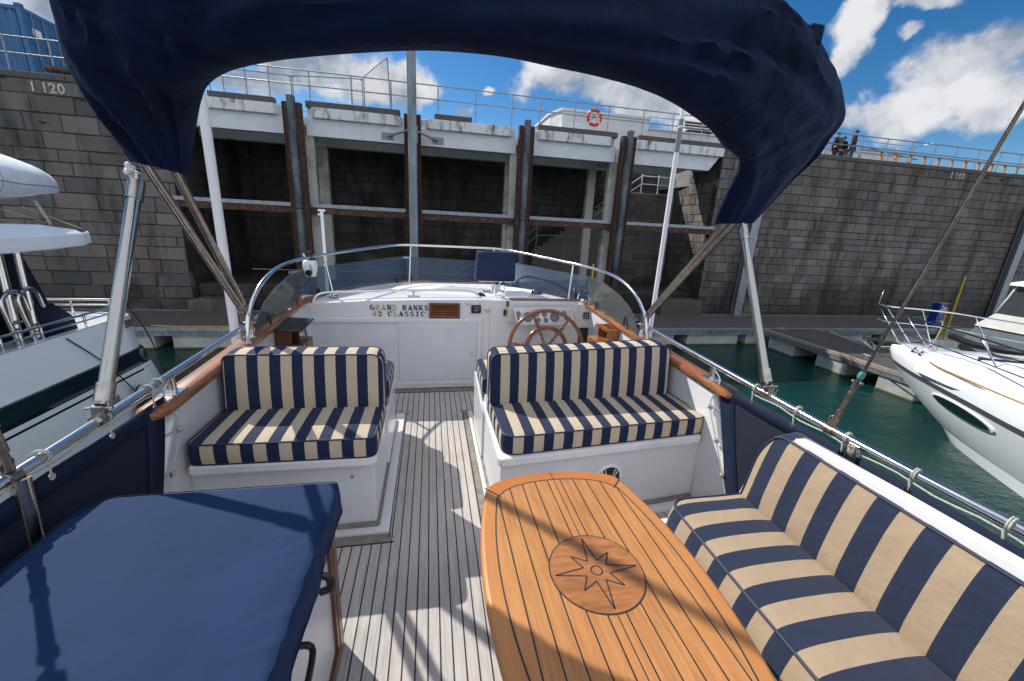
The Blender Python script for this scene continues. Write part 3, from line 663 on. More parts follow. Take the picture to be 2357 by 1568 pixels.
for q_ in ((1203, 797), (1288, 797), (1384, 722), (1104, 700)): pp = at(*q_, Y=4.055); m_.lathe([(.007, 0), (.006, -.004), (0, -.005)], pp, (0, 1, 0), 10)
m_.build('screw', M['greypl'], con)
# --- steering wheel (double rim)
wc = at(1257, 802, Y=3.70); wn = V((0, -1, .22)).normalized(); wu = V((1, 0, 0)); wv = wn.cross(wu).normalized(); wv = -wv if wv.z < 0 else wv
def wp(a, r, h=0): return wc + (wu*cos(a) + wv*sin(a))*r + wn*h
ro, ri = .375, .212
m_ = MB(); m_.tube([wp(2*pi*i/64, ro) for i in range(64)], .019, 10, closed=True)
wh = m_.build('steering_wheel', M['teakw'], boat)
m_ = MB(); m_.tube([wp(2*pi*i/48, ri, .004) for i in range(48)], .024, 10, closed=True, flat=.7); m_.tube([wp(2*pi*i/48, ri-.018, .010) for i in range(48)], .012, 8, closed=True); m_.build('inner_rim', M['teakw'], wh)
for k in range(6):
    a = rad(52 + 60*k); prof = [(.03, .012), (.06, .017), (.09, .011), (.10, .019), (.115, .019), (.125, .010), (.15, .016), (.19, .013), (.23, .015), (.245, .021), (.26, .021), (.27, .012), (.31, .017), (.34, .013), (.365, .016)]
    MB().tube([wp(a, r, .002) for r, _ in prof], [q_ for _, q_ in prof], 10).build('spoke', M['teakw'], wh)
MB().lathe([(.062, -.03), (.062, .018), (.05, .026), (.018, .028), (.014, .04), (0, .042)], wc, wn, 8, smooth=False).build('hub', M['brass'], wh)
MB().tube([wc - wn*.03, wc - wn*.33], .025, 12).build('wheel_shaft', M['steel2'], wh)
MB().prism([wc - wn*.10 + V((-.16, .1, -.22)), wc - wn*.10 + V((.16, .1, -.22)), wc - wn*.10 + V((.04, .13, .09)), wc - wn*.10 + V((-.04, .13, .09))], (0, .12, 0)).build('wheel_bracket', M['gel2'], con)
# --- throttles
def throttle(p, kn, lean):
    m = MB(); m.bbox(p.x-.05, p.x+.05, p.y-.04, p.y+.06, p.z-.002, p.z+.006, .003); m.lathe([(.036, -.036), (.040, -.03), (.040, .03), (.036, .036)], p + V((0, 0, .055)), (1, 0, 0), 20); m.bbox(p.x-.034, p.x+.034, p.y-.036, p.y+.036, p.z, p.z+.05, .006)
    t = m.build('throttle_control', M['chrome'], boat)
    for s_, l in ((-1, lean[0]), (1, lean[1])):
        m = MB(); a = p + V((s_*.05, 0, .05)); b = a + V((s_*.008, .02*l, .05)); c = p + V((s_*.032, .03*l, .155))
        m.tube(catmull([a - V((0, 0, .03)), a, b, c], 4), [.012]*5 + [.008]*8, 8); lv_ = m.build('lever', M['chrome'], t)
        MB().sphere(c + V((0, 0, .012)), .019).build('knob', kn, lv_)
throttle(at(1150, 690, Y=4.16), M['black'], (1.2, 1.0))
throttle(at(1340, 706, Y=4.2), M['knob'], (.6, -.2))
m_ = MB()
for px, py in ((1320, 680), (1329, 682)): p = at(px, py, Y=4.32); m_.tube([p, p + V((.006, .01, .05))], .006, 8); m_.lathe([(.009, .03), (.010, .07), (.006, .09), (0, .09)], p, (0, 0, 1), 10)
m_.build('fuel_lever', M['steel2'], con)
# --- compass
p = at(1233, 679, Y=4.52)
co = MB().lathe([(.115, -.03), (.112, 0), (.10, .012), (.06, .014)], p, (0, 0, 1), 32).build('compass', M['gel'], boat)
MB().lathe([(.075, .013), (.073, .02), (.055, .022)], p, (0, 0, 1), 32).build('bezel', M['black'], co)
MB().lathe([(.054, .02), (.052, .036), (.044, .052), (.030, .065), (.014, .071), (0, .073)], p, (0, 0, 1), 28).build('dome', M['dome'], co)
# remote panel on dash
p = at(1106, 679, Y=4.28); m_ = MB(); m_.bbox(p.x-.045, p.x+.045, p.y-.055, p.y+.055, p.z-.008, p.z+.012, .004); rp_ = m_.build('dash_controller', M['black'], boat); MB().lathe([(.014, .012), (.012, .026), (0, .027)], p, (0, 0, 1), 14).build('knob', M['black'], rp_)
# --- covered display on a turned pedestal
p = at(1141, 668, Y=4.66)
dsp = thing('covered_display', p, 'navy cloth hood over the screen mounted on the dash in front of the wheel', 'screen')
MB().lathe([(.055, 0), (.055, .045), (.05, .05), (.05, .075), (.038, .08)], p, (0, 0, 1), 24).build('pedestal', M['gel'], dsp)
MB().lathe([(.034, .078), (.034, .105)], p, (0, 0, 1), 18).build('swivel', M['black'], dsp)
a, b, c_, d_ = at(1096, 575, Y=4.62), at(1187, 587, Y=4.62), at(1182, 652, Y=4.58), at(1091, 640, Y=4.58)
zb_ = p.z + .105
m_ = MB(); cx_ = (a.x+b.x)/2; hw = (b.x-a.x)/2; hz = .165; cz_ = (a.z+b.z)/2 - hz + .01
R = []
for k, (z_, s_, dd) in enumerate(((-.98, .90, .05), (-1.0, 1.02, .075), (-.85, 1.03, .09), (-.4, 1.01, .09), (.2, .99, .085), (.75, .97, .075), (.96, .95, .06), (1.0, .90, .04))):
    ring = []
    for i in range(40):
        t = 2*pi*i/40; e = .28; cx2 = (abs(cos(t))**e)*(1 if cos(t) > 0 else -1); sy = (abs(sin(t))**e)*(1 if sin(t) > 0 else -1)
        q_ = V((cx_ + cx2*hw*s_, 4.64 + sy*dd, cz_ + z_*hz)); nn = mn.noise(V((q_.x*6, q_.y*3, q_.z*5))) * .05 + mn.noise(V((q_.x*42, q_.y*30, z_)))*(.022 if z_ < -.3 else .006)
        q_.y += nn; ring.append(q_)
    R.append(ring)
m_.loft(R, cap=True); m_.build('cover', M['navyhood'], dsp)
MB().bbox(cx_-hw*.86, cx_+hw*.86, 4.60, 4.69, zb_-.004, cz_-hz*.92, .012).build('screen_base', M['whitepl'], dsp)
# --- windscreen: five acrylic panes
ws = MB(); gz = lambda x, y, **k: at(x, y, **k)
def pane(pts, m, th=.006):
    n_ = (V(pts[1])-V(pts[0])).cross(V(pts[-1])-V(pts[0])).normalized(); return MB().prism(pts, n_*th).build('windscreen_pane', m, boat)
cornL, cornR = V((-1.19, 4.12, .93)), V((1.69, 4.12, .93))
fL, fR = V((-.30, 5.27, .955)), V((.80, 5.27, .955))
topCL = gz(664, 624, Y=4.16); topFL = gz(928, 590, Y=5.32); topFR = gz(1187, 606, Y=5.32); topCR = gz(1396, 673, Y=4.16)
topCR = V((2*X0 - topCL.x, topCL.y, topCL.z))
pane([cornL, fL, topFL, topCL], M['glassb']); pane([fL + V((.01,0,0)), fR, topFR, topFL + V((.012,0,0))], M['glassb']); pane([fR + V((.01,0,0)), cornR, topCR, topFR + V((.012,0,0))], M['glassb'])
side = [(4.08, .92), (3.95, .905), (3.0, .875), (3.0, .93), (3.04, 1.01), (3.12, 1.08), (3.3, 1.15), (3.6, 1.205), (3.9, 1.225), (4.08, 1.225)]
for s_ in (-1, 1): pane([(X0 + s_*(1.445 - (z-.9)*.18), y, z) for y, z in side], M['glassc'])
m_ = MB()
for pts_ in ((topCL, topFL), (topCR, topFR), (topFL, topFR)):
    a_, b_ = V(pts_[0]), V(pts_[1]); d_ = (b_-a_).normalized(); m_.bar(a_ + d_*.0 - V((0, .006, .016)), a_ + d_*.09 - V((0, .006, .016)), .006, .022)
    m_.bar(b_ - d_*.09 - V((0, .006, .016)), b_ - V((0, .006, .016)), .006, .022)
m_.build('pane_joint', M['steel'], boat)
m_ = MB()
for a_, b_, f in ((cornL, fL, .12), (cornL, fL, .88), (fL, fR, .05), (fL, fR, .95), (fR, cornR, .12), (fR, cornR, .88)):
    q_ = a_.lerp(b_, f); m_.bbox(q_.x-.014, q_.x+.014, q_.y-.022, q_.y-.010, q_.z+.0, q_.z+.075, .004)
for yy in (3.2, 3.85):
    for s_ in (-1, 1): x_ = X0 + s_*1.415; m_.bbox(x_-.005, x_+.005, yy-.012, yy+.012, .90, .985, .003)
m_.build('pane_bracket', M['black'], boat)
# --- windscreen guard rail
lp = [(-1.185, 2.84, .845), (-1.185, 2.855, .95), (-1.18, 2.90, 1.06), (-1.17, 3.02, 1.17), (-1.16, 3.20, 1.25), (-1.15, 3.45, 1.30), (-1.13, 3.75, 1.318), (-1.08, 4.02, 1.328), (-1.00, 4.25, 1.337), (-.78, 4.66, 1.362), (-.50, 5.14, 1.390), (-.37, 5.27, 1.398), (-.22, 5.31, 1.400), (.25, 5.31, 1.402)]
rp2 = [(2*X0-x, y, z) for x, y, z in lp[-2::-1]]
m_ = MB(); m_.tube(catmull(lp + rp2, 5), .0138, 12)
for s_ in (-1, 1): m_.bbox(X0+s_*1.435-.03, X0+s_*1.435+.03, 2.78, 2.93, .843, .851, .003); m_.lathe([(.024, 0), (.020, .02)], (X0+s_*1.435, 2.845, .85), (0, 0, 1), 14)
gr = m_.build('windscreen_rail', M['steel'], boat)
for q0, q1 in (((942, 653), (-.265, 5.20)), ((768, 682), (-1.0, 4.25)), ((1308, 690), (1.50, 4.25)), ((1153, 652), (.80, 5.2))):
    y_ = {942: 5.10, 768: 4.20, 1308: 4.20, 1153: 5.10}[q0[0]]; a_ = at(*q0, Y=y_)
    b_ = {942: V((-.24, 5.30, 1.398)), 768: V((-1.01, 4.24, 1.337)), 1308: V((1.52, 4.24, 1.337)), 1153: V((.80, 5.27, 1.398))}[q0[0]]
    m_ = MB(); m_.tube([a_, b_], .0115, 10); m_.lathe([(.042, -.002), (.040, .004), (.018, .010), (.016, .02)], a_, (0, 0, 1), 20); m_.build('rail_post', M['steel'], gr)
# --- hand rails along the sides
def siderail(s_):
    X = X0 + s_*1.475; P = [V((X0+s_*1.455, 3.72, .912)), V((X, 3.64, .955)), V((X, 3.55, .985)), V((X, 3.4, .978)), V((X, 2.0, .928)), V((X, 1.0, .905)), V((X, -1.6, .90))]
    m = MB(); m.tube(catmull(P, 5), .0178, 14); m.lathe([(.03, -.004), (.028, .008), (.02, .012)], P[0], (0, 0, 1), 16); r = m.build('side_rail', M['steel'], boat)
    for yy, zc, zr in ((3.0, .872, .965), (2.08, .845, .93)):
        m = MB(); m.tube([(X0+s_*1.47, yy, zc-.004), (X, yy, zr)], .0175, 12); m.bbox(X0+s_*1.47-.04, X0+s_*1.47+.04, yy-.045, yy+.045, zc-.004, zc+.004, .003); m.build('stanchion', M['steel'], r)
        for dx in (-.028, .028):
            for dy in (-.03, .03): pass
    for yy in (.25, -1.4):
        MB().tube([(X, yy, .9), (X, yy, 0)], .019, 10).build('stanchion', M['steel'], r)
    yy = 1.30 if s_ < 0 else 1.18
    MB().tube([(X - s_*.02, yy, .90), (X - s_*.045, yy-.10, .0)], .024, 12).build('stanchion', M['steel2'], r)
siderail(-1); siderail(1)
# --- bench shell on the starboard side
by1, by0 = 1.50, -1.2
m_ = MB(); m_.prism([(1.015, y, z) for y, z in ((by1-.02, 0), (by1-.02, .375), (by0, .375), (by0, 0))], (.5, 0, 0)); bs_ = m_.build('bench_base', M['gel'], boat, bev=.03)
m_ = MB(); R = []
for y_ in (1.50, 1.485, 1.44, 1.30, .9, .4, -.2, -1.2):
    zt_ = {1.50: .58, 1.485: .70, 1.44: .80, 1.30: .865}.get(y_, .875); R.append([(1.50, y_, .34), (1.585, y_, zt_-.012), (1.603, y_, zt_), (1.628, y_, zt_-.003), (1.642, y_, zt_-.02), (1.65, y_, .0), (1.50, y_, 0)])
m_.loft(R, cap=True); m_.build('bench_back', M['gel'], boat)
# ================================================================== LOOSE THINGS ON THE FLYBRIDGE
SP = .118
def cushion_set(org, label, outline, t, f, ph, name, group, pipes, puff=.011, rr=None, cat='cushion', axis='X', per=SP, wob=.003):
    th = thing(name, org, label, cat, group)
    m1 = stripe_mat('striped_canvas', per, ph, axis)
    m2 = NT('striped_canvas_band'); ge = m2.n('ShaderNodeNewGeometry'); sn = m2.n('ShaderNodeSeparateXYZ'); m2.lk(ge.outputs['True Normal'], sn.inputs[0])
    sd_ = m2.m_('GREATER_THAN', m2.m_('ABSOLUTE', sn.outputs['X']), .72); m2.mixs = m2.m_('ADD', m2.m_('MULTIPLY', m2.sep.outputs['X'], m2.m_('SUBTRACT', 1.0, sd_)), m2.m_('MULTIPLY', m2.sep.outputs['Y'], sd_)); other = 'Y' if axis == 'X' else 'X'
    # the band runs on round the corners: stripes follow X+Y
    s_ = m2.m_('GREATER_THAN', m2.m_('FRACT', m2.m_('ADD', m2.m_('DIVIDE', m2.mixs, per), ph + 50.06)), .5)
    w1 = m2.noise(700, 2, (1, 1, .15)); c = m2.mix(s_, m2.mix(w1, tuple(c * .75 for c in NAVY), tuple(c * 1.5 for c in NAVY)), m2.mix(w1, tuple(c * .86 for c in BEIGE), tuple(c * .97 for c in BEIGE)))
    m2.lk(c, m2.b.inputs['Base Color']); m2.set(Roughness=.85, Specular_IOR_Level=.25); m2.bump(m2.noise(9, 3), .3, .02)
    mb = MB(); pad(mb, outline, t, f, puff, wob=wob)
    b = mb.build('cushion_cover', [m1, m2.m], th)
    for h in pipes:
        m = MB(); pipe_ring(m, outline, h, f, mi=0); m.build('piping', M['pipe'], th)
    return th
def seat(pts, r, z, t, org, **k):
    ol = dens2(rpoly(pts, r), .03); f = lambda u, v_, h: V((u, v_, z + h)); return cushion_set(org, outline=ol, t=t, f=f, pipes=(.0, t), **k)
seat([(-1.165, 1.985), (-.288, 1.97), (-.292, 2.53), (-1.155, 2.53)], [.05, .05, .03, .03], .494, .108, (-1.165, 1.97, .494), label='striped seat cushion on the port locker, shorter of the two aft-facing seats', ph=-.10, name='seat_cushion', group='striped seat cushions of the two aft-facing settees')
seat([(.385, 1.935), (.44, 1.905), (1.665, 2.02), (1.70, 2.05), (1.66, 2.53), (.372, 2.53)], [.04, .03, .03, .03, .03, .03], .494, .108, (.385, 1.93, .494), label='striped seat cushion on the starboard locker above the round speaker', ph=.02, name='seat_cushion', group='striped seat cushions of the two aft-facing settees')
def back(x0, x1, yL, yR, zL, zR, t, rec, org, **k):
    L_ = x1-x0; ol = dens2(rpoly([(0, 0), (L_, 0), (L_, 1), (0, 1)], .0001), 9)
    H = .325; pts = dens2(rpoly([(0, 0), (L_, 0), (L_, H + (zR-zL)), (0, H)], [.035, .035, .075, .05], 8), .03)
    def f(u, v_, h):
        q = u/L_; y = yL + (yR-yL)*q + rec*(v_/H) - h + t; return V((x0+u, y - 0, .600 + v_))
    return cushion_set(org, outline=pts, t=t, f=f, pipes=(0, t*.70, t), puff=.011, **k)
back(-1.145, -.285, 2.355, 2.335, 0, 0, .15, .045, (-1.145, 2.4, .6), label='striped backrest cushion of the port seat, left of the gangway', ph=-.08, name='back_cushion', group='striped backrest cushions of the two aft-facing settees')
back(.365, 1.635, 2.305, 2.375, 0, .03, .15, .045, (.365, 2.35, .6), label='long striped backrest cushion in front of the steering wheel', ph=-.02, name='back_cushion', group='striped backrest cushions of the two aft-facing settees')
seat([(-1.15, 2.66), (-.287, 2.66), (-.287, 3.10), (-1.15, 3.10)], [.03, .03, .05, .05], .53, .11, (-1.15, 2.66, .53), label='striped helm-side seat cushion hidden behind the port backrest', ph=.1, name='helm_cushion', group='forward-facing seat cushions behind the backrests')
seat([(.365, 2.66), (1.62, 2.66), (1.62, 3.10), (.365, 3.10)], [.03, .03, .05, .05], .53, .11, (.365, 2.66, .53), label='striped helmsman seat cushion just aft of the steering wheel', ph=.1, name='helm_cushion', group='forward-facing seat cushions behind the backrests')
# bench cushions (stripes run across, pitch measured along Y)
BP = .150
def bench_pad(nm, label, pts, r, f, t, ph, org, zones=None):
    th = thing(nm, org, label, 'cushion', 'striped cushions of the starboard bench'); m1 = stripe_mat('striped_bench_canvas', BP, ph, 'Y', col=(.0155, .023, .050), be=(.40, .30, .20))
    mb = MB(); pad(mb, dens2(rpoly(pts, r, 7), .04), t, f, .022, wob=.002); mb.build('cushion_cover', [m1, m1], th)
    for h in (0, t): m = MB(); pipe_ring(m, dens2(rpoly(pts, r, 7), .04), h, f, .0055, 0); m.build('piping', M['pipe'], th)
bench_pad('bench_cushion', 'striped seat cushion of the long starboard bench beside the teak table', [(1.065, -1.1), (1.505, -1.1), (1.505, 1.455), (1.10, 1.455)], [.02, .02, .01, .10], lambda u, v_, h: V((u - .030*(1 - max(0, min(1, h/.11)))*max(0, min(1, (1.3-u)/.2)), v_, .372 + h)), .11, .10, (1.06, 0, .372))
bench_pad('back_cushion', 'striped backrest cushion leaning along the starboard bench shell', [(0, -1.1), (.388, -1.1), (.388, 1.40), (.28, 1.455), (0, 1.455)], [.01, .02, .05, .06, .01], lambda u, v_, h: V((1.50 + u*.20 - h*.95 + .075 - (0.02 if False else 0), v_ , .475 + u*.97 - h*.20 + .0)), .085, .10, (1.5, 0, .48))
# ---- table
TX = .492
tab = thing('folding_table', (TX, .92, 0), 'varnished teak folding table with inlaid compass star in its round centre', 'table')
def hw(y): return .345 - .30*abs(y-.90)**2.0 - (.0 if y < 1.2 else 0)
y1_, y0_ = 1.345, .46
def tout(s_=1.0, ins=0.0):
    R_ = []
    for i in range(17): y = y0_ + ins*1.0 + (y1_-y0_-2*ins)*i/16; R_.append((TX + hw(y) - ins, y))
    L_ = [(2*TX-x, y) for x, y in R_[::-1]]
    a = [(TX + (hw(y1_)-ins)*cos(t)*1.0, y1_-ins + (.085)*sin(t)**1.0) for t in [pi*i/16 for i in range(1, 16)]]
    b = [(TX - (hw(y1_)-ins)*cos(t)*1.0, y0_+ins - (.085)*sin(t)) for t in [pi*i/16 for i in range(1, 16)]]
    return R_ + a + L_ + b
o1 = tout(); mb = MB(); R_ = []
for ins, z in ((.012, .662), (0, .668), (0, .690), (.004, .697), (.012, .70)):
    R_.append([(TX+(x-TX)*(1-ins/.33), .9+(y-.9)*(1-ins/.5), z) for x, y in o1])
mb.loft(R_, cap=True); top_ = mb.build('table_top', M['tabler'], tab)
def endb(sg):
    yA = y1_ if sg > 0 else y0_; w_ = hw(yA); m = MB(); P_ = [(TX + (w_-.012)*cos(t), yA + sg*(.082)*sin(t)) for t in [pi*i/16 for i in range(17)]]
    Q_ = [(TX - (w_-.055)*cos(t), yA - sg*.050 + sg*(.085)*sin(t)) for t in [pi*i/16 for i in range(17)]]
    m.prism([(x, y, .700) for x, y in P_ + Q_], (0, 0, .0008)); m.build('end_board', M['tablex'], tab)
endb(1); endb(-1)
o2 = tout(ins=.052); m = MB(); m.prism([(x, y, .700) for x, y in o2], (0, 0, .0012)); m.build('planked_field', M['table'], tab)
cau = MB()
def line(P_, w_=.0045, z=.7012, h=.0010, closed=False):
    n = len(P_)
    for i in range(n if closed else n-1):
        a, b = P_[i], P_[(i+1) % n]; cau.bar((a[0], a[1], z), (b[0], b[1], z), w_, h)
line(o2, closed=True)
for sx in (-1, 1):
    for yA, yB in ((y1_-.052, y1_+.012), (y0_+.052, y0_-.012)): line([(TX + sx*(hw(y1_)-.056), yA), (TX + sx*(hw(y1_)+.002), yB)])
cs = (TX, .915); RC = .142
line([(TX, y1_+.084), (TX, cs[1]+RC)], .003, .7014); line([(TX, cs[1]-RC), (TX, y0_-.084)], .003, .7014)
m = MB(); m.disc((cs[0], cs[1], .7012), RC, .0018, n=72); m.build('rosette', mat('rosette_teak', (.42, .165, .055), .38, var=.42, vs=5, stretch=(2, 9, 5), bump=.05, bs=40), tab)
def star(a, r): return (cs[0] + r*sin(a), cs[1] + r*cos(a))
P_ = []
for k in range(8):
    a = rad(k*45); P_.append(star(a, .130 if k % 2 == 0 else .088)); P_.append(star(a + rad(22.5), .040))
line(P_, .0046, .7031, .0006, True); line([star(2*pi*i/24, .017) for i in range(24)], .0044, .7031, .0006, True)
line([star(2*pi*i/72, RC+.0015) for i in range(72)], .0055, .7013, .0016, True)
cau.build('inlay_line', M['caulk'], tab)
MB().lathe([(.10, 0), (.10, .008), (.035, .02), (.03, .64), (.12, .66)], (TX, .9, .008), (0, 0, 1), 24).build('pedestal', M['steel'], tab)
# ---- cabinet with navy cover
cab = thing('bar_cabinet', (-.75, .9, 0), 'white cabinet with teak corner frame at the lower left, under the navy cover', 'cabinet')
m = MB(); m.box(-1.10, -.375, -.6, 1.345, .006, .64); m.build('carcass', M['gel2'], cab)
m = MB(); m.bbox(-.40, -.358, 1.315, 1.365, .006, .655, .004); m.bbox(-.378, -.358, -.6, 1.313, .006, .055, .004); m.bbox(-.378, -.358, -.6, 1.313, .600, .655, .004); m.bbox(-.377, -.361, 1.29, 1.313, .056, .60, .002); m.build('teak_frame', M['teakd'], cab)
m = MB()
m.tube(catmull([(-.355, 1.12, .60), (-.325, 1.12, .585), (-.322, 1.12, .545), (-.355, 1.12, .53)], 4), .009, 8, flat=1.6); m.build('latch', M['black'], cab)
m = MB(); m.tube(catmull([(-.356, .90, .59), (-.318, .90, .56), (-.318, .74, .545), (-.356, .74, .57)], 5), .009, 8); m.build('pull_handle', M['black'], cab)
cvr = thing('cabinet_cover', (-.74, .9, .6), 'navy canvas cover stretched over the top of the cabinet at lower left', 'cover')
mb = MB(); pts = dens2(rpoly([(-1.135, -.6), (-.340, -.6), (-.335, 1.412), (-1.09, 1.412), (-1.135, 1.30)], [.01, .02, .03, .04, .03], 6), .012)
R_ = []
cx_, cy_ = -.74, .5
def wr(x, y, z, edge):
    e = max(0, 1 - (abs(x + .335))/.22); s = 0
    for yy, a_, w_ in ((.62, .006, .02), (.70, .007, .025), (.78, .005, .015), (.86, .006, .02), (.97, .004, .02), (1.10, .004, .018), (.55, .007, .02)):
        s += 1.9*a_*math.exp(-((y + (x+.335)*.25 - yy)/w_)**2)
    return s*e*e*1.1 + (.0025*mn.noise(V((x*5, y*5, 1))) if x < -.36 and x > -1.1 and y > .9 else 0)
for ins, z, in ((.012, .612), (.000, .618), (.002, .66), (.0, .70), (.001, .728), (.005, .738), (.013, .743), (.03, .7445), (.09, .745), (.14, .745), (.20, .745), (.27, .745)):
    r = []
    for x, y in pts:
        hx, hy = .40, .95; k = 1 - ins/.40; ky = 1 - ins/.95
        X_ = cx_ + (x-cx_)*k; Y_ = cy_ + (y-cy_)*ky
        dx = .010*mn.noise(V((1, y*14, z*6)))*(1 if z < .73 else 0)*(1 if x > -.4 else .3)
        r.append((X_ + dx, Y_, z + (wr(X_, Y_, z, 0) if z > .70 else 0)))
    R_.append(r)
mb.loft(R_); mb.add(R_[-1], [tuple(range(len(pts)))], 0, True); mb.build('canvas', M['navycover'], cvr)
m = MB(); m.tube([V((cx_ + (x-cx_)*.985, cy_ + (y-cy_)*.993, .7438 + wr(x, y, 0, 0)*.8)) for x, y in pts], .0016, 5, closed=True); m.tube([V((cx_ + (x-cx_)*1.002, cy_ + (y-cy_)*1.001, .632)) for x, y in pts], .002, 5, closed=True); m.build('seam', M['navycover'], cvr)
# ---- folded bimini in its boot
bim = thing('folding_bimini', (.25, 3.0, .93), 'stainless bimini frame raised over the deck, its legs clamped to the side rails', 'bimini frame')
ST = [((430,403),(303,372),2.13,.035),((441,330),(272,322),2.09,.07),((452,262),(232,262),2.02,.09),((461,215),(196,205),1.96,.10),((482,186),(160,130),1.90,.105),((520,164),(142,60),1.85,.105),((560,151),(132,-20),1.80,.11),
      ((620,139),(180,-120),1.74,.11),((700,128),(360,-190),1.68,.11),((850,116),(680,-205),1.62,.11),((1000,111),(960,-200),1.58,.11),((1150,124),(1240,-170),1.57,.11),((1280,149),(1480,-115),1.58,.11),((1400,176),(1660,-48),1.6,.11),
      ((1490,203),(1770,10),1.62,.11),((1570,245),(1845,72),1.65,.11),((1635,292),(1878,125),1.70,.105),((1680,335),(1912,180),1.76,.10),((1706,362),(1932,238),1.82,.10),((1704,385),(1928,280),1.88,.10),((1690,415),(1898,325),1.94,.09),
      ((1672,448),(1866,372),2.0,.085),((1655,485),(1812,425),2.05,.07),((1646,516),(1732,514),2.09,.04)]
def smooth_st(st, k=5):
    o = []
    flat_ = [V((a[0], a[1], 0)) for a, *_ in st]; fl2 = [V((b[0], b[1], 0)) for _, b, *_ in st]; fl3 = [V((y, t, 0)) for *_, y, t in st]
    A, B, D = catmull(flat_, k), catmull(fl2, k), catmull(fl3, k)
    return list(zip(A, B, D))
S_ = smooth_st(ST, 6); rings = []; nS = len(S_)
for i, (a, b, d) in enumerate(S_):
    pa, pb = at(a.x, a.y, Y=d.x), at(b.x, b.y, Y=d.x); c = (pa+pb)/2; ax = (pb-pa)/2; nrm = (c - CAM).normalized(); nrm = (nrm - ax.normalized()*nrm.dot(ax.normalized())).normalized()
    ring = []; q = i/nS
    for k in range(56):
        t = 2*pi*k/56; e = .8; ca = (abs(cos(t))**e)*(1 if cos(t) >= 0 else -1); sa = (abs(sin(t))**e)*(1 if sin(t) >= 0 else -1)
        tw = t + q*4.0; r1 = 1 - abs(mn.noise(V((cos(tw)*2.4, sin(tw)*2.4, q*5))))*2.4; r2 = 1 - abs(mn.noise(V((cos(tw*1.0+1)*4.6, sin(tw+1)*4.6, q*9 + 7))))*2.4; f3 = mn.noise(V((ca*2.0 - q*22, 3 + sa*1.5, q*26)))
        edge_ = 1.0 if (q < .26 or q > .60) else .45
        amp = (.13*(r1-.5) + .09*mn.noise(V((cos(tw)*2.6, sin(tw)*2.6, q*4 + 9))) + .06*(.5 - abs(mn.noise(V((cos(tw)*.8, sin(tw)*.8, q*15 + 3))))*2))*edge_
        p = c - ax*ca*(1 + .0*amp) + nrm*sa*d.y*(1.0 + amp*3.4*(abs(sin(t))**.5))
        ring.append(p)
    rings.append(ring)
boot = thing('bimini_boot', (.25, 1.7, 2.3), 'dark navy canvas boot wrapped round the folded bimini arching overhead', 'canvas boot')
mb = MB(); mb.loft(rings); 
for r_, sg in ((rings[0], 1), (rings[-1], 1)):
    c = sum(r_, V())/len(r_); mb.loft([r_, [c + (p-c)*.93 for p in r_]]); mb.add([c + (p-c)*.93 for p in r_], [tuple(range(len(r_)))])
mb.build('canvas_sleeve', M['navyboot'], boot)
m = MB()                                                      # stitched hems and panel seams
for i in (2, nS-3): m.tube(rings[i], .0030, 5, closed=True)
for i in (int(nS*.535), int(nS*.70), int(nS*.16)): m.tube([p for p in rings[i]], .0022, 5, closed=True)
m.tube([r[4] for r in rings], .0022, 5)
m.build('seam', M['navyboot'], boot)
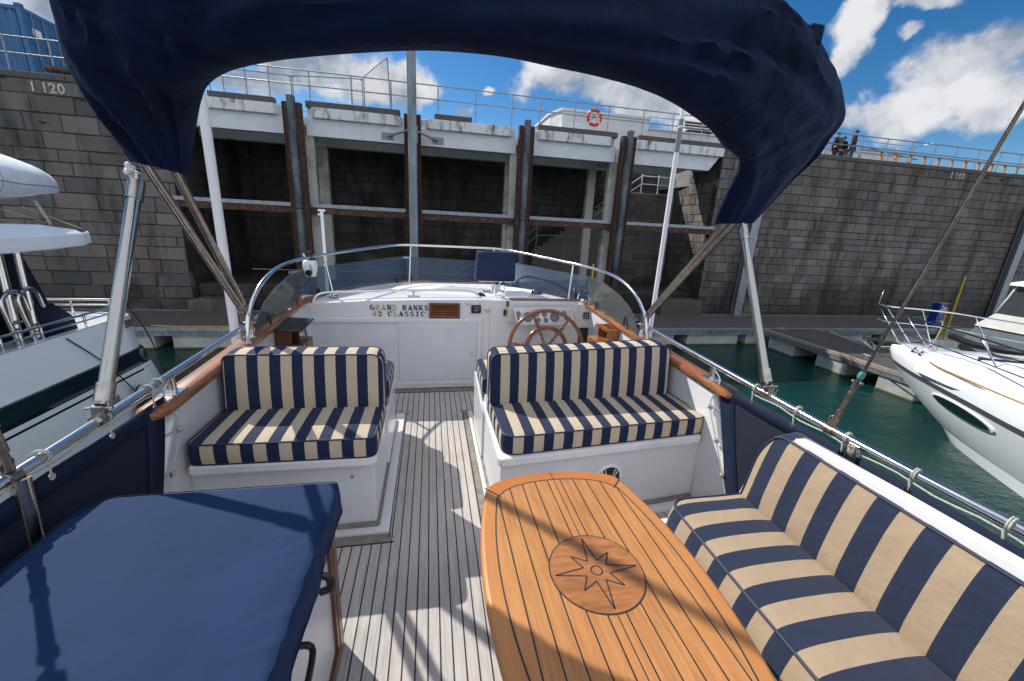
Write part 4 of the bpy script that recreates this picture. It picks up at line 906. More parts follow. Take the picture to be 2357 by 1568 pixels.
# strap flap on the outer starboard edge
pf = at(1852, 92, Y=1.64); m = MB(); m.bbox(pf.x-.035, pf.x+.03, pf.y-.06, pf.y+.05, pf.z-.03, pf.z+.035, .01); m.build('strap_loop', M['navyboot'], boot)
for s_ in (-1, 1):
    X = X0 + s_*1.475
    zA = .97
    base = V((X, 3.03, zA)); base2 = V((X, 2.98, zA + .03))
    if s_ < 0: e1, e2 = at(318, 355, X=-1.2), at(398, 385, X=-1.17)
    else: e1, e2 = at(1702, 500, X=1.70), at(1672, 512, X=1.68)
    for e, b_, r_ in ((e1, base2, .0205), (e2, base, .0205)):
        m = MB(); d = (e-b_).normalized(); m.tube([b_ + d*.07, e + d*.08], r_, 12); m.tube([b_ + d*.0, b_ + d*.10], r_*1.2, 12); m.tube([b_, b_ - d*.02], r_*.8, 10); m.build('bow_tube', M['steel2'], bim)
    m = MB(); m.bbox(X-.022, X+.022, 2.985, 3.035, .93, .985, .006); m.lathe([(.030, -.022), (.030, .022)], (X, 3.0, .945), (0, 1, 0), 16); m.tube([(X-.04, 3.0, .965), (X+.04, 3.0, .965)], .006, 8)
    m.tube([V((X + s_*.03 + .022*cos(t), 3.0, .99 + .022*sin(t))) for t in [2*pi*i/16 for i in range(16)]], .0016, 5, closed=True); m.build('deck_hinge', M['steel2'], bim)
    # front strut
    pb_ = V((X, 1.655, .925)); tt_ = V((X0 + s_*1.452, 2.075, 1.80)) if s_ < 0 else V((X0 + 1.452, 2.05, 1.765)); d = (tt_-pb_).normalized(); rs = .0245 if s_ < 0 else .0215
    m = MB(); m.tube([pb_ + d*.085, tt_ - d*.03], rs, 24); m.build('strut', M['tube'], bim)
    m = MB(); m.tube([pb_ + d*.06, pb_ + d*.13], rs*1.25, 16); m.build('strut_collar', M['steel2'], bim); m = MB(); m.tube([tt_ - d*.085, tt_ - d*.004], rs*1.22, 18); m.tube([tt_ - d*.004, tt_], rs*.9, 18); m.tube([tt_, tt_ + V((-.0*s_, .01, .035))], .010, 10); m.sphere(tt_ + V((0, .012, .035)), .014); m.build('strut_cap', M['steel2'], bim)
    m = MB(); m.tube([pb_ + d*.0, pb_ + d*.07], rs*.42, 10); m.lathe([(.0245, -.03), (.0245, .03)], pb_ - V((0, 0, .006)), (0, 1, 0), 16)
    m.bbox(X-.02, X+.02, 1.64, 1.67, .93, .975, .004); m.tube([(X-.045, 1.655, .963), (X+.045, 1.655, .963)], .006, 8)
    m.tube([V((X + s_*.035 + .02*cos(t), 1.655, .945 + .02*sin(t))) for t in [2*pi*i/16 for i in range(16)]], .0015, 5, closed=True)
    m.build('strut_hinge', M['steel2'], bim)
    if s_ < 0:
        kp = at(300, 393, X=-1.235); m = MB()
        for k in range(4): a_ = rad(20 + 90*k); m.sphere(kp + V((-.0, .022*cos(a_), .022*sin(a_))), .013, 10)
        m.sphere(kp, .02, 10); m.tube([kp, tt_ + V((0, .01, .04))], .008, 8); m.build('clamp_knob', M['whitepl'], bim)
# ---- weather cloths
def cloth(s_, label):
    X = X0 + s_*1.462; th = thing('weather_cloth', (X, .8, 0), label, 'weather cloth', 'navy weather cloths laced under the side rails')
    def edge(z): return 1.60 + .375*(z/.86)**1.0
    R = []
    for j in range(25):
        q = j/24; r = []
        for i in range(60):
            t = i/59; z = .045 + (.865-.045)*q; y = edge(z)*(1-t) + (-1.5)*t; z2 = z - .018*sin(pi*min(1, (t*6.2) % 1))*q*(.4)
            x = X - s_*.004 + s_*(.018*mn.noise(V((y*2.2, z*2.5, 3))) - .012*sin(pi*q)) - s_*(.035*(1-q))
            r.append((x, y, z2))
        R.append(r)
    m = MB(); m.loft(R, closed=False); o = m.build('cloth', M['navypanel'], th); sd = o.modifiers.new('thickness', 'SOLIDIFY'); sd.thickness = .003
    m = MB(); B = [[(x - s_*.0045, y, z) for x, y, z in R[k]] for k in (22, 24)]; m.loft(B, closed=False)
    m.loft([[ (R[j][k][0]-s_*.0048, R[j][k][1], R[j][k][2]) for j in range(25)] for k in (0, 2)], closed=False); o2_ = m.build('hem', M['navycloth'], th); sd = o2_.modifiers.new('thickness', 'SOLIDIFY'); sd.thickness = .002
    lc = thing('lacing_cord', (X, .8, .88), ('thin white cord lacing the %s weather cloth to its rail' % ('port' if s_ < 0 else 'starboard')), 'cord', 'cords lacing the weather cloths')
    m = MB(); ys = [at(*p, X=X0+s_*1.475).y for p in ([(99, 1067), (241, 974), (340, 905), (363, 890)] if s_ < 0 else [(1739, 902), (1834, 955), (1948, 1012), (2104, 1097), (2320, 1215)])]
    zr = lambda y: .905 + (.928-.905)*max(0, min(1, (y-1)/1))
    P = []; yv = max(ys) + .0
    yy = yv
    while yy > -1.0: P.append(V((X0+s_*1.475 - s_*.012, yy, zr(yy) - .030 - .006*sin(yy*23)))); yy -= .06
    m.tube(P, .0035, 6)
    gm = MB()
    for y_ in ys:
        c0 = V((X0+s_*1.475, y_, zr(y_)))
        for dd in (0, .0075): m.tube([c0 + V((.0235*cos(a), dd - .012*sin(a*.5), (.0225*sin(a)))) for a in [2*pi*i/18 for i in range(18)]], .0031, 6, closed=True)
        g0 = V((X0+s_*1.462 - s_*.008, y_ - .01, .845)); m.tube(catmull([c0 + V((-s_*.02, 0, -.018)), c0 + V((-s_*.022, -.008, -.04)), g0], 4), .0036, 6)
        MB().lathe([(.006, 0), (.013, .0), (.012, .003), (.007, .003)], g0, (-s_, 0, .0), 16).build('grommet', M['steel'], th)
    # forward lacing from cloth to the hooks on the raked bulwark end
    e0 = V((X0+s_*1.45, 1.97, .72)); lace = [V((X0+s_*1.475, 2.06, .90)), V((X0+s_*1.46, 1.99, .865)), V((X0+s_*1.43, 1.975, .80))]
    for k in range(4):
        z = .70 - .17*k; yE = 1.955 - .17*k*.60; h0 = V((X0+s_*1.412, yE+.015, z)); g0 = V((X0+s_*1.462, yE-.085, z-.01))
        lace += [h0]
        m.tube([h0, g0, h0 + V((0, 0, .012))], .0033, 6); MB().lathe([(.006, 0), (.013, .0), (.012, .003), (.007, .003)], g0, (-s_, 0, 0), 16).build('grommet', M['steel'], th)
        m.sphere(h0 + V((-s_*.006, 0, .004)), .010, 8)
        MB().bbox(h0.x-.006, h0.x+.006, yE-.0, yE+.03, z-.014, z+.014, .003).build('lacing_hook', M['steel'], th)
    m.tube(catmull(lace, 5), .0035, 6); m.build('cord', M['rope'], lc)
cloth(-1, 'dark navy weather cloth hanging under the port rail beside the covered cabinet'); cloth(1, 'navy weather cloth under the starboard rail behind the striped bench')
# ---- stays with turnbuckles
def stay(s_, label):
    X = X0 + s_*1.475; b = V((X, 1.30, .93)); d = V((0, -.225 if s_ > 0 else -.05, 1)).normalized(); q = 1.0 if s_ > 0 else 2.05; w_ = 1.0 if s_ > 0 else 1.35; D = d*q; th = thing('rigging_stay', b, label, 'stay', 'wire stays rising from the side rails')
    m = MB(); m.tube([b + D*.235, b + d*3.6], .006, 8); m.build('wire', M['steel2'], th)
    m = MB(); m.tube([b + D*.03, b + D*.07], [.013*w_, .010*w_], 12); m.tube([b + D*.07, b + D*.08], .013*w_, 12); m.tube([b + D*.08, b + D*.165], [.0095*w_, .0105*w_], 12); m.tube([b + D*.165, b + D*.175], .013*w_, 10); m.tube([b + D*.175, b + D*.20], .0085, 12); m.bar(b + D*.195, b + D*.235, .030*w_, .012*w_, (0, 1, 0)); m.tube([b + D*.225 - V((0, .02, 0)), b + D*.225 + V((0, .02, 0))], .007, 8)
    m.tube([b, b + D*.035], [.016, .012], 12); m.lathe([(.0235, -.018), (.0235, .018)], b - V((0, 0, .025)), (0, 1, 0), 14)
    m.tube([b + V((0, 0, .02)) + V((0, .020*cos(a), .020*sin(a))) for a in [2*pi*i/14 for i in range(14)]], .0035, 6, closed=True); m.build('turnbuckle', M['rusty'], th)
    if s_ > 0: m = MB(); m.lathe([(.008, 0), (.012, .008), (.012, .026), (.008, .036)], b + d*.240, d, 12); m.build('tape', mat('teal_tape', (.06, .22, .22), .7, bump=.5, bs=60), th)
stay(-1, 'stay with bronze turnbuckle at the far left rail, above the cabinet cover'); stay(1, 'rusty wire stay with teal tape crossing the sky at far right')
# ---- pennant poles
def pole(s_, label):
    if s_ < 0: b = V((-1.345, 3.05, .60)); r = .027
    else: b = V((1.855, 3.08, .60)); r = .0175
    t = b + V((-.015*s_*0, .0, 3.4)); th = thing('white_pole', b, label, 'pole', 'white poles outside the windscreen ends')
    m = MB(); m.tube([b, b + V((0, 0, 1.72))], r*1.05, 14); m.tube([b + V((0, 0, 1.72)), t], r*.85, 14); m.build('shaft', M['whitepl'], th)
    m = MB(); m.bbox(b.x-.03, b.x+.03, 3.03, 3.09, .68, .72, .004); m.tube([(b.x, 3.06, .70), (b.x - s_*.1*(-1)*-1, 3.06, .70)], .008, 8); m.build('clamp', M['whitepl'], th)
    if s_ > 0: m = MB(); m.tube([b + V((0, 0, 1.70)), b + V((0, 0, 1.87))], r*1.12, 14); m.tube([b + V((0, 0, 1.89)), b + V((0, 0, 1.93))], r*1.05, 14); m.build('ferrule', M['greypl'], th)
pole(-1, 'flat white pole rising beside the port end of the windscreen'); pole(1, 'slim white pole with grey ferrule right of the windscreen')
# third pole ahead of the windscreen
pp = at(740, 482, Y=6.6); th = thing('bow_post', (pp.x, pp.y, -.5), 'short white post with crossed cap standing ahead of the windscreen', 'post')
m = MB(); m.bbox(pp.x-.021, pp.x+.021, pp.y-.021, pp.y+.021, -.5, pp.z-.02, .006); m.build('shaft', M['whitepl'], th)
m = MB(); m.bbox(pp.x-.05, pp.x+.05, pp.y-.02, pp.y+.02, pp.z-.03, pp.z+.0, .005); m.bbox(pp.x-.055, pp.x+.02, pp.y-.015, pp.y+.015, pp.z-.09, pp.z-.06, .005); m.build('cap', M['whitepl'], th)
# ---- cup holders
def holder(s_, m_, label):
    X = X0 + s_*1.435; th = thing('cup_holder', (X, 3.35, .6), label, 'cup holder', 'wooden cup holders on the bulwarks'); g = lambda a: X - s_*a
    m = MB(); xa, xb = sorted((g(.0), g(.115))); m.bbox(xa, xb, 3.29, 3.31, .70, .835, .003); m.bbox(xa, xb, 3.50, 3.52, .70, .835, .003); m.bbox(min(g(0), g(.012)), max(g(0), g(.012)), 3.31, 3.50, .62, .835, .002); m.build('side_cheek', m_, th)
    m = MB(); c1, c2 = V(((xa+xb)/2, 3.365, .836)), V(((xa+xb)/2, 3.455, .836)); n = 28
    # plate with two round holes: ring of quads from each hole to its half of the plate
    for c, y0, y1 in ((c1, 3.27, 3.41), (c2, 3.41, 3.54)):
        inner = []; outer = []
        for k in range(n):
            a = 2*pi*k/n; dx, dy = cos(a), sin(a); inner.append(c + V((dx*.035, dy*.035, 0)))
            tx = (xb + (.02 if s_ < 0 else 0) - c.x)/dx if dx > 1e-6 else ((xa - (.02 if s_ > 0 else 0) - c.x)/dx if dx < -1e-6 else 9); ty = (y1-c.y)/dy if dy > 1e-6 else ((y0-c.y)/dy if dy < -1e-6 else 9)
            outer.append(c + V((dx, dy, 0))*min(abs(tx), abs(ty)))
        m.loft([outer, inner, [p - V((0, 0, .016)) for p in inner], [p - V((0, 0, .016)) for p in outer], outer], smooth=False)
    m.build('top_plate', m_, th)
    m = MB(); xc, xd = sorted((g(.0), g(.21))); m.bbox(xc, xd, 3.28, 3.53, .60, .72, .004); m.build('drawer_box', m_, th)
    m = MB(); xe, xf = sorted((g(.155), g(.20))); m.bbox(xe, xf, 3.262, 3.280, .62, .70, .004); m.tube([(g(.155), 3.262, .69), (g(.178), 3.245, .672), (g(.20), 3.262, .69)], .012, 8); m.build('drawer_front', m_, th)
holder(-1, M['teakd'], 'dark teak cup holder on the port bulwark beneath the small solar panel'); holder(1, M['teakcap'], 'golden teak cup holder with two round holes beside the wheel')
# solar panel lying on the port cup holder, camera-like lamp clipped to the rail
pn = [V((-1.17, 3.22, .846)), V((-.955, 3.20, .842)), V((-.945, 3.50, .868)), V((-1.16, 3.54, .870))]
sp_ = thing('solar_charger', (-1.05, 3.37, .85), 'small black solar panel resting on the dark teak cup holder', 'solar charger')
m = MB(); m.prism(pn, (0, 0, .012)); m.build('panel', M['black'], sp_, bev=.003)
m = MB(); m.prism([p.lerp(sum(pn, V())/4, .07) + V((0, 0, .0125)) for p in pn], (0, 0, .001)); m.build('cells', M['darkglass'], sp_)
lm = at(714, 615, Y=4.02); ld = thing('solar_camera', lm, 'white bulb-shaped solar light hanging from the windscreen rail', 'light')
MB().lathe([(.0, .06), (.05, .058), (.058, .05), (.062, .02), (.062, .0), (.056, -.03), (.047, -.07), (.040, -.085), (.0, -.088)], lm, (0, 0, 1), 24).build('housing', M['whitepl'], ld)
MB().lathe([(.0, 0), (.030, .001), (.028, .014), (0, .016)], lm + V((0, -.055, -.045)), (0, -1, -.2), 18).build('lens', M['darkglass'], ld)
m = MB(); rt = at(714, 590, Y=4.05); m.tube([lm + V((0, 0, .05)), rt], .009, 8); m.bbox(rt.x-.018, rt.x+.018, rt.y-.022, rt.y+.022, rt.z-.022, rt.z+.025, .005); m.bbox(rt.x-.022, rt.x+.014, rt.y-.012, rt.y+.012, rt.z+.026, rt.z+.045, .004); m.build('clip', M['black'], ld)
m = MB(); m.tube([lm + V((-.025, 0, .05)), lm + V((-.05, .0, .12))], .007, 8); m.build('bracket_arm', M['whitepl'], ld)
wr_ = thing('power_cable', lm, 'thin black cable running from the hanging light down to the solar panel', 'cable')
P = [lm + V((.01, -.06, .03)), lm + V((.028, -.07, -.03)), lm + V((-.01, -.06, -.12)), at(688, 668, Y=4.0), at(687, 690, Y=3.96), at(668, 712, Y=3.94), at(664, 740, Y=3.90), V((-1.07, 3.6, .80)), V((-1.06, 3.45, .845))]
m = MB(); m.tube(catmull(P, 6), .0032, 6); P = [V((-.96, 3.30, .845)), V((-.945, 3.27, .80)), V((-.95, 3.25, .70)), V((-.94, 3.26, .62)), V((-.92, 3.3, .55))]; m.tube(catmull(P, 6), .0032, 6)
m.build('cable', M['black'], wr_)
# ================================================================== HARBOUR
WZ = -2.95
def obj_mesh(mb, name, m, label=None, cat=None, kind=None, group=None, **k):
    o = mb.build(name, m, **k); return tag(o, label, cat, group, kind)
# water
g = NT('harbour_water'); n1_ = g.noise(1.3, 3, (1, 1.8, 1)); n2_ = g.noise(5.5, 4, (1, 2.0, 1)); n3_ = g.noise(16, 3, (1, 1.6, 1))
wv_ = g.m_('ADD', g.m_('MULTIPLY', n1_, 1.2), g.m_('ADD', g.m_('MULTIPLY', n2_, .40), g.m_('MULTIPLY', n3_, .11)))
c = g.mix(g.noise(.5, 3), (.0020, .0270, .0240), (.0035, .0390, .0340)); g.lk(c, g.b.inputs['Base Color']); g.set(Roughness=.04, Specular_IOR_Level=.5, IOR=1.333); g.bump(wv_, .42, .14)
mb = MB(); mb.add([(-400, -300, WZ), (400, -300, WZ), (400, 400, WZ), (-400, 400, WZ)], [(0, 1, 2, 3)]); obj_mesh(mb, 'water', g.m, kind='structure')
# quay ground behind the wall
mb = MB(); mb.box(-300, 9.9, 24.2, 400, 4.2, 5.50); mb.box(13.6, 300, 18.9, 400, 4.2, 5.50); mb.box(-300, -9.6, 18.9, 24.2, 4.2, 5.50); mb.box(9.9, 13.6, 24.2, 400, 4.2, 5.50)
obj_mesh(mb, 'ground', mat('quay_paving', (.25, .24, .22), .9, var=.3, vs=2, bump=.2, bs=10), kind='structure')
# --- granite walls: individual blocks with their own tone
stone = NT('granite_block'); a_ = stone.n('ShaderNodeAttribute'); a_.attribute_name = 'tone'
s1 = stone.noise(1.1, 6, (1, 1, .22), .65); s2 = stone.noise(45, 5, rough=.7); s3 = stone.noise(.55, 5, (1, 1, .5))
c = stone.mix(stone.m_('MULTIPLY', stone.m_('SUBTRACT', s2, .3), .9), a_.outputs['Color'], (.55, .52, .50), 'MULTIPLY')
mr_ = stone.n('ShaderNodeMapRange'); stone.lk(s1, mr_.inputs[0]); mr_.inputs[1].default_value = .48; mr_.inputs[2].default_value = .64
c = stone.mix(stone.m_('MULTIPLY', mr_.outputs[0], .8), c, (.28, .25, .23), 'MULTIPLY')
mr2 = stone.n('ShaderNodeMapRange'); stone.lk(s3, mr2.inputs[0]); mr2.inputs[1].default_value = .56; mr2.inputs[2].default_value = .72
c = stone.mix(stone.m_('MULTIPLY', mr2.outputs[0], .28), c, (.30, .31, .30), 'MIX'); s4 = stone.noise(.23, 4, (1, 1, 1.4)); mr4 = stone.n('ShaderNodeMapRange'); stone.lk(s4, mr4.inputs[0]); mr4.inputs[1].default_value = .42; mr4.inputs[2].default_value = .60; c = stone.mix(stone.m_('MULTIPLY', mr4.outputs[0], .35), c, (.55, .53, .50), 'MULTIPLY'); stone.lk(c, stone.b.inputs['Base Color']); stone.set(Roughness=.85, Specular_IOR_Level=.3)
stone.bump(stone.m_('ADD', s2, stone.noise(8, 5)), .55, .03); M['stone'] = stone.m
M['joint'] = mat('mortar_joint', (.022, .021, .020), .95, vs=1.2, vcol=(.15, .15, .15), bump=.5, bs=30, vlo=.55, vhi=.7)
rb_ = random.Random(11)
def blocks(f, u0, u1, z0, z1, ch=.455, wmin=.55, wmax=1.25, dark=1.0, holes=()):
    """f(u,z,d) -> world point, d = distance proud of the joint plane; returns a mesh builder and tones"""
    m = MB(); col = []; z = z1; row = 0; cur = ch
    while z > z0 + .05:
        h = min(ch*rb_.uniform(.74, 1.22) if row else ch*.95, z - z0); u = u0 - rb_.uniform(0, .8)
        while u < u1:
            w_ = rb_.uniform(wmin, wmax); a, b = max(u, u0), min(u + w_, u1)
            if b - a > .06:
                g_ = .008 + rb_.random()*.007; p = .018 + rb_.random()*.022; e = .020
                if not any(a < hx1 and b > hx0 and z - h < hz1 and z > hz0 for hx0, hx1, hz0, hz1 in holes):
                    jt = lambda: rb_.uniform(-.009, .009)
                    q0 = [(a+g_, z-h+g_), (b-g_, z-h+g_), (b-g_, z-g_), (a+g_, z-g_)]; q1 = [(a+g_+e+jt(), z-h+g_+e+jt()), (b-g_-e+jt(), z-h+g_+e+jt()), (b-g_-e+jt(), z-g_-e+jt()), (a+g_+e+jt(), z-g_-e+jt())]
                    m.add([f(*q, 0) for q in q0] + [f(*q, p) for q in q1], [(4,5,6,7), (0,1,5,4), (1,2,6,5), (2,3,7,6), (3,0,4,7)])
                    k = rb_.uniform(.76, 1.14); r_ = rb_.random()
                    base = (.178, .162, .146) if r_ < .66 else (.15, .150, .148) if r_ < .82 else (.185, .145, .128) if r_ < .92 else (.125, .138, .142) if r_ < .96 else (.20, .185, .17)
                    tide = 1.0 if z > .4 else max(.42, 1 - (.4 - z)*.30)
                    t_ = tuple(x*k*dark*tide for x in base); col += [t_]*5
            u += w_
        z -= h; row += 1
    return m, col
def wall(name, label, segs, **kw):
    th = thing(name, segs[0][0](segs[0][1], WZ, 0), label, 'wall')
    for f, u0, u1, z0, z1, opt in segs:
        m, col = blocks(f, u0, u1, z0, z1, **opt); m.build('stone_blocks', M['stone'], th, recalc=False, col=col)
        j = MB(); j.hexa([f(u0, z0, 0), f(u1, z0, 0), f(u1, z0, -.35), f(u0, z0, -.35), f(u0, z1, 0), f(u1, z1, 0), f(u1, z1, -.35), f(u0, z1, -.35)]); j.build('joint_bed', M['joint'], th)
    return th
FR = lambda u, z, d: V((u, 18.04 - d, z))
wl = wall('quay_wall', 'granite block quay wall on the left, painted with the number 120', [(FR, -32, -9.25, -3.3, 5.56, dict(ch=.475, wmin=.7, wmax=1.5)), (lambda u, z, d: V((-9.29 + d, u, z)), 18.06, 23.9, -3.3, 5.2, dict(dark=.4, ch=.5))])  # return into the recess has its shade put into the block tones
wr2 = wall('quay_wall', 'long granite block quay wall on the right, painted with the number 160', [(FR, 13.25, 46, -3.3, 5.56, dict(ch=.41, wmin=.40, wmax=1.05)), (lambda u, z, d: V((13.29 + (u-18.06)*.12 - d, u, z)), 18.06, 23.9, -3.3, 5.2, dict(dark=.95))])
wb = wall('recess_wall', 'granite wall, darkened to look shaded, at the back of the recess behind the fender piles', [(lambda u, z, d: V((u, 23.9 - d, z)), -9.3, 14.2, -1.2, 5.2, dict(dark=.42, ch=.5, wmin=.8, wmax=1.6)), (lambda u, z, d: V((u, 18.6 - d, z)), -9.3, 13.3, -3.3, -1.25, dict(dark=.45, ch=.5))])  # block tones lowered to paint in the shade of the recess
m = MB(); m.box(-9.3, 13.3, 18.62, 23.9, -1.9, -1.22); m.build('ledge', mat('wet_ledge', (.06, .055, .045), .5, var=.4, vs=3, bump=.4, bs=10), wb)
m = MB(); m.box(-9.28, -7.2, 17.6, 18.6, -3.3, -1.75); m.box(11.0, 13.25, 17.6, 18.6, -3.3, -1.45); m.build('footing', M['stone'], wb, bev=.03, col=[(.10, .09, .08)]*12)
# copings on top of the two walls
for th, x0, x1 in ((wl, -32, -9.25), (wr2, 13.25, 46)):
    m = MB(); x = x0
    while x < x1: w_ = min(rb_.uniform(1.8, 2.6), x1-x); m.bbox(x+.006, x+w_-.006, 18.0, 18.9, 5.562, 5.765 + rb_.uniform(-.01, .012), .03, 2); x += w_
    m.build('coping', M['kerb'], th)
# painted marks
def wtext(s_, p, size, par, m=None):
    return text(s_, size, p, m or mat('old_white_paint', (.50, .50, .48), .9, vs=18, vcol=(.24, .23, .21), vlo=.45, vhi=.6), par, 'painted_number', .012, .002, space=1.12)
a = at(112, 213, Y=17.99); wtext('I 120', (a.x, 17.995, a.z), .42, wl); a = at(2203, 411, Y=17.99); wtext('I 160', (a.x, 17.995, a.z), .42, wr2)
m = MB()
for x_, z_, r_ in ((-13.9, 5.54, .12), (-11.6, 5.08, .12), (-11.3, 5.42, .08), (-12.9, 4.27, .05), (29.2, 5.45, .12), (31.5, 5.2, .13), (30.4, 5.4, .1), (17.5, 5.4, .13), (27.4, 5.35, .1)):
    for k in range(26): m.sphere((x_ + rb_.gauss(0, r_*1.3), 18.0, z_ + rb_.gauss(0, r_*.2)), rb_.uniform(.010, .028), 6)
tag(m.build('moss_growth', M['moss']), 'dark green moss tufts growing along the top joints of the quay walls', 'moss', kind='stuff')
# --- painted concrete deck over the recess
deckf = thing('concrete_gallery', (2, 18, 5.2), 'white painted concrete gallery on columns bridging the recess in the quay wall', 'gallery')
piles = [-4.93, -.66, 3.87, 8.37]
edges_ = [(-9.25, -5.30), (-4.58, -.95), (-.36, 3.52), (4.22, 7.98), (8.74, 13.25)]
for a, b in edges_:
    la, lb = a > -9, b < 13; ch = .42
    P = [(a + (ch*.8 if la else 0), 18.0), (b - (ch*.8 if lb else 0), 18.0), (b, 18.38), (b, 18.9), (a, 18.9), (a, 18.38)] if (la or lb) else [(a, 18), (b, 18), (b, 18.9), (a, 18.9)]
    if not la: P = [(a, 18.0)] + P[1:4] + [(a, 18.9)]
    if not lb: P = [P[0], (b, 18.0), (b, 18.9)] + P[-2:]
    m = MB(); m.prism([(x, y, 5.21) for x, y in P], (0, 0, .36)); m.build('coping_slab', M['wpaintd'], deckf, bev=.02)
    m = MB(); m.box(a - .02 if la else a, b + .02 if lb else b - .55, 18.16, 18.56, 4.60, 5.208)
    if not lb: m.prism([(b-.55, 18.16, 4.60), (b-.10, 18.16, 5.208), (b-.55, 18.16, 5.208)], (0, .4, 0))
    m.build('edge_beam', M['wpaint'], deckf)
m = MB(); m.box(-9.3, 9.9, 18.9, 24.1, 5.0, 5.40); m.box(9.9, 13.6, 18.9, 20.9, 5.0, 5.40); m.box(-9.3, 13.3, 18.57, 18.9, 5.0, 5.209); m.build('soffit_slab', M['wpaint'], deckf)
m = MB(); m.box(-9.3, 12.2, 20.4, 20.75, 4.58, 5.0); m.prism([(12.2, 20.4, 4.58), (13.3, 20.4, 4.99), (12.2, 20.4, 4.99)], (0, .35, 0))
for x in piles: m.box(x-.16, x+.16, 18.56, 20.4, 4.62, 5.0); 
m.build('cross_beam', M['wpaint'], deckf)
for px0, px1, ppx in ((728, 752, 336), (1163, 1186, 373), (1356, 1374, 389)):
    xa, xb = at(px0, ppx, Y=20.42).x, at(px1, ppx, Y=20.42).x
    m = MB(); m.box(xa, xb, 20.42, 20.74, -1.2, 4.58); m.build('column', M['colm'], deckf, bev=.015)
for x in piles[:1] + piles[2:]:
    m = MB(); m.box(x+.05 if x < 0 else x-.55, x+.55 if x < 0 else x-.05, 18.2, 18.5, -3.2, 4.60); m.build('column', M['colm'], deckf, bev=.015)
for a, b in edges_:
    m = MB(); m.box(a-.1, b+.1, 17.93, 18.13, 1.74, 1.985); m.build('rusted_beam', M['rust'], deckf, bev=.01)
    m = MB(); m.box(a-.1, b+.1, 17.90, 18.30, 1.99, 2.125); m.build('walkway_edge', M['galv'], deckf)
# --- fender piles
def pile(x, label, tall=False):
    th = thing('fender_pile', (x, 17.7, WZ), label, 'pile', 'rusty fender piles in front of the recess'); g_ = rb_
    for sx in (-1, 1):
        m = MB(); xa, xb = sorted((x + sx*.135, x + sx*.315)); m.box(xa, xb, 17.70, 17.93, -3.3, 5.60); m.box(x+sx*.30-.012, x+sx*.30+.012, 17.64, 17.70, -3.3, 5.55)
        z = -2.6
        while z < 5.4: m.lathe([(.028, 0), (.026, -.025), (0, -.03)], (x + sx*.225, 17.70, z), (0, 1, 0), 6, smooth=False); z += .31
        m.build('rusted_channel', M['rust'], th)
    if not tall:
        m = MB(); R = [[V((x + .135*cos(t)*1.0, 17.66 - .17*max(0, sin(t))**.8 - (.0 if sin(t) > 0 else -.08), z)) for t in [2*pi*i/20 for i in range(20)]] for z in (-3.3, 1.90)]
        m.loft(R, cap=True); R = [[V((x + .135*cos(t), 17.66 - .17*max(0, sin(t))**.8 - (.0 if sin(t) > 0 else -.08), z)) for t in [2*pi*i/20 for i in range(20)]] for z in (1.94, 5.78)]; m.loft(R, cap=True); m.build('rubber_fender', M['fender'], th)
    return th
pile(piles[0], 'rusty fender pile with black rubber face, leftmost of the four'); pile(piles[2], 'rusty fender pile with black rubber face right of the tall grey pole')
pile(piles[3], 'rusty fender pile nearest the stairs and right quay wall'); pile(piles[1], 'rusted channel pile hidden behind the tall galvanised pole', True)
x = piles[1]; th = thing('mooring_pole', (x, 17.4, WZ), 'tall galvanised pole rising past the railing in the centre, braced by two struts', 'pole')
m = MB(); m.bbox(x-.165, x+.165, 17.34, 17.62, -3.3, 9.8, .03); m.build('shaft', M['galvp'], th); m = MB(); m.box(x+.168, x+.20, 17.40, 17.58, 4.55, 5.15); m.box(x-.05, x-.03, 17.325, 17.339, -3, 3.9); m.build('guide_strip', M['galv'], th)
for sx in (-1, 1):
    m = MB(); c_ = V((x + sx*.98, 18.14, 4.82)); m.box(c_.x-.22, c_.x+.22, 18.13, 18.158, 4.70, 4.95); m.tube([V((x + sx*.15, 17.5, 4.98)), c_], .045, 10); m.build('brace', M['greypl'], th)
# --- kerb blocks lying on the coping
for k, (pa, pb, lb) in enumerate((((480, 213), (632, 228), 'left of the first pile'), ((704, 232), (921, 250), 'between first pile and tall pole'), ((1000, 262), (1086, 272), 'just right of the tall grey pole'), ((1238, 286), (1420, 305), 'below the orange lifebuoy'), ((1468, 310), (1690, 330), 'beside the right quay wall'))):
    xa = at(*pa, Y=18.3).x; xb = at(*pb, Y=18.3).x
    m = MB(); m.bbox(xa, xb, 18.14, 18.5, 5.571, 5.80, .03)
    m2 = m.build('kerb_block', M['kerb']); tag(m2, 'rough dark concrete kerb block on the coping ' + lb, 'kerb', 'concrete kerb blocks on the coping')
for k, (px, py, yy, col_) in enumerate(((1148/1.96*.5754*0 + 1000, 0, 0, 0),)): pass
m = MB(); a = at(236, 166, Y=18.3); m.tube([at(107, 158, Y=18.35), at(167, 166, Y=18.35)], .10, 14); tag(m.build('rusty_pipe', M['rust']), 'short rusty pipe lying on the left coping under the blue container', 'pipe')
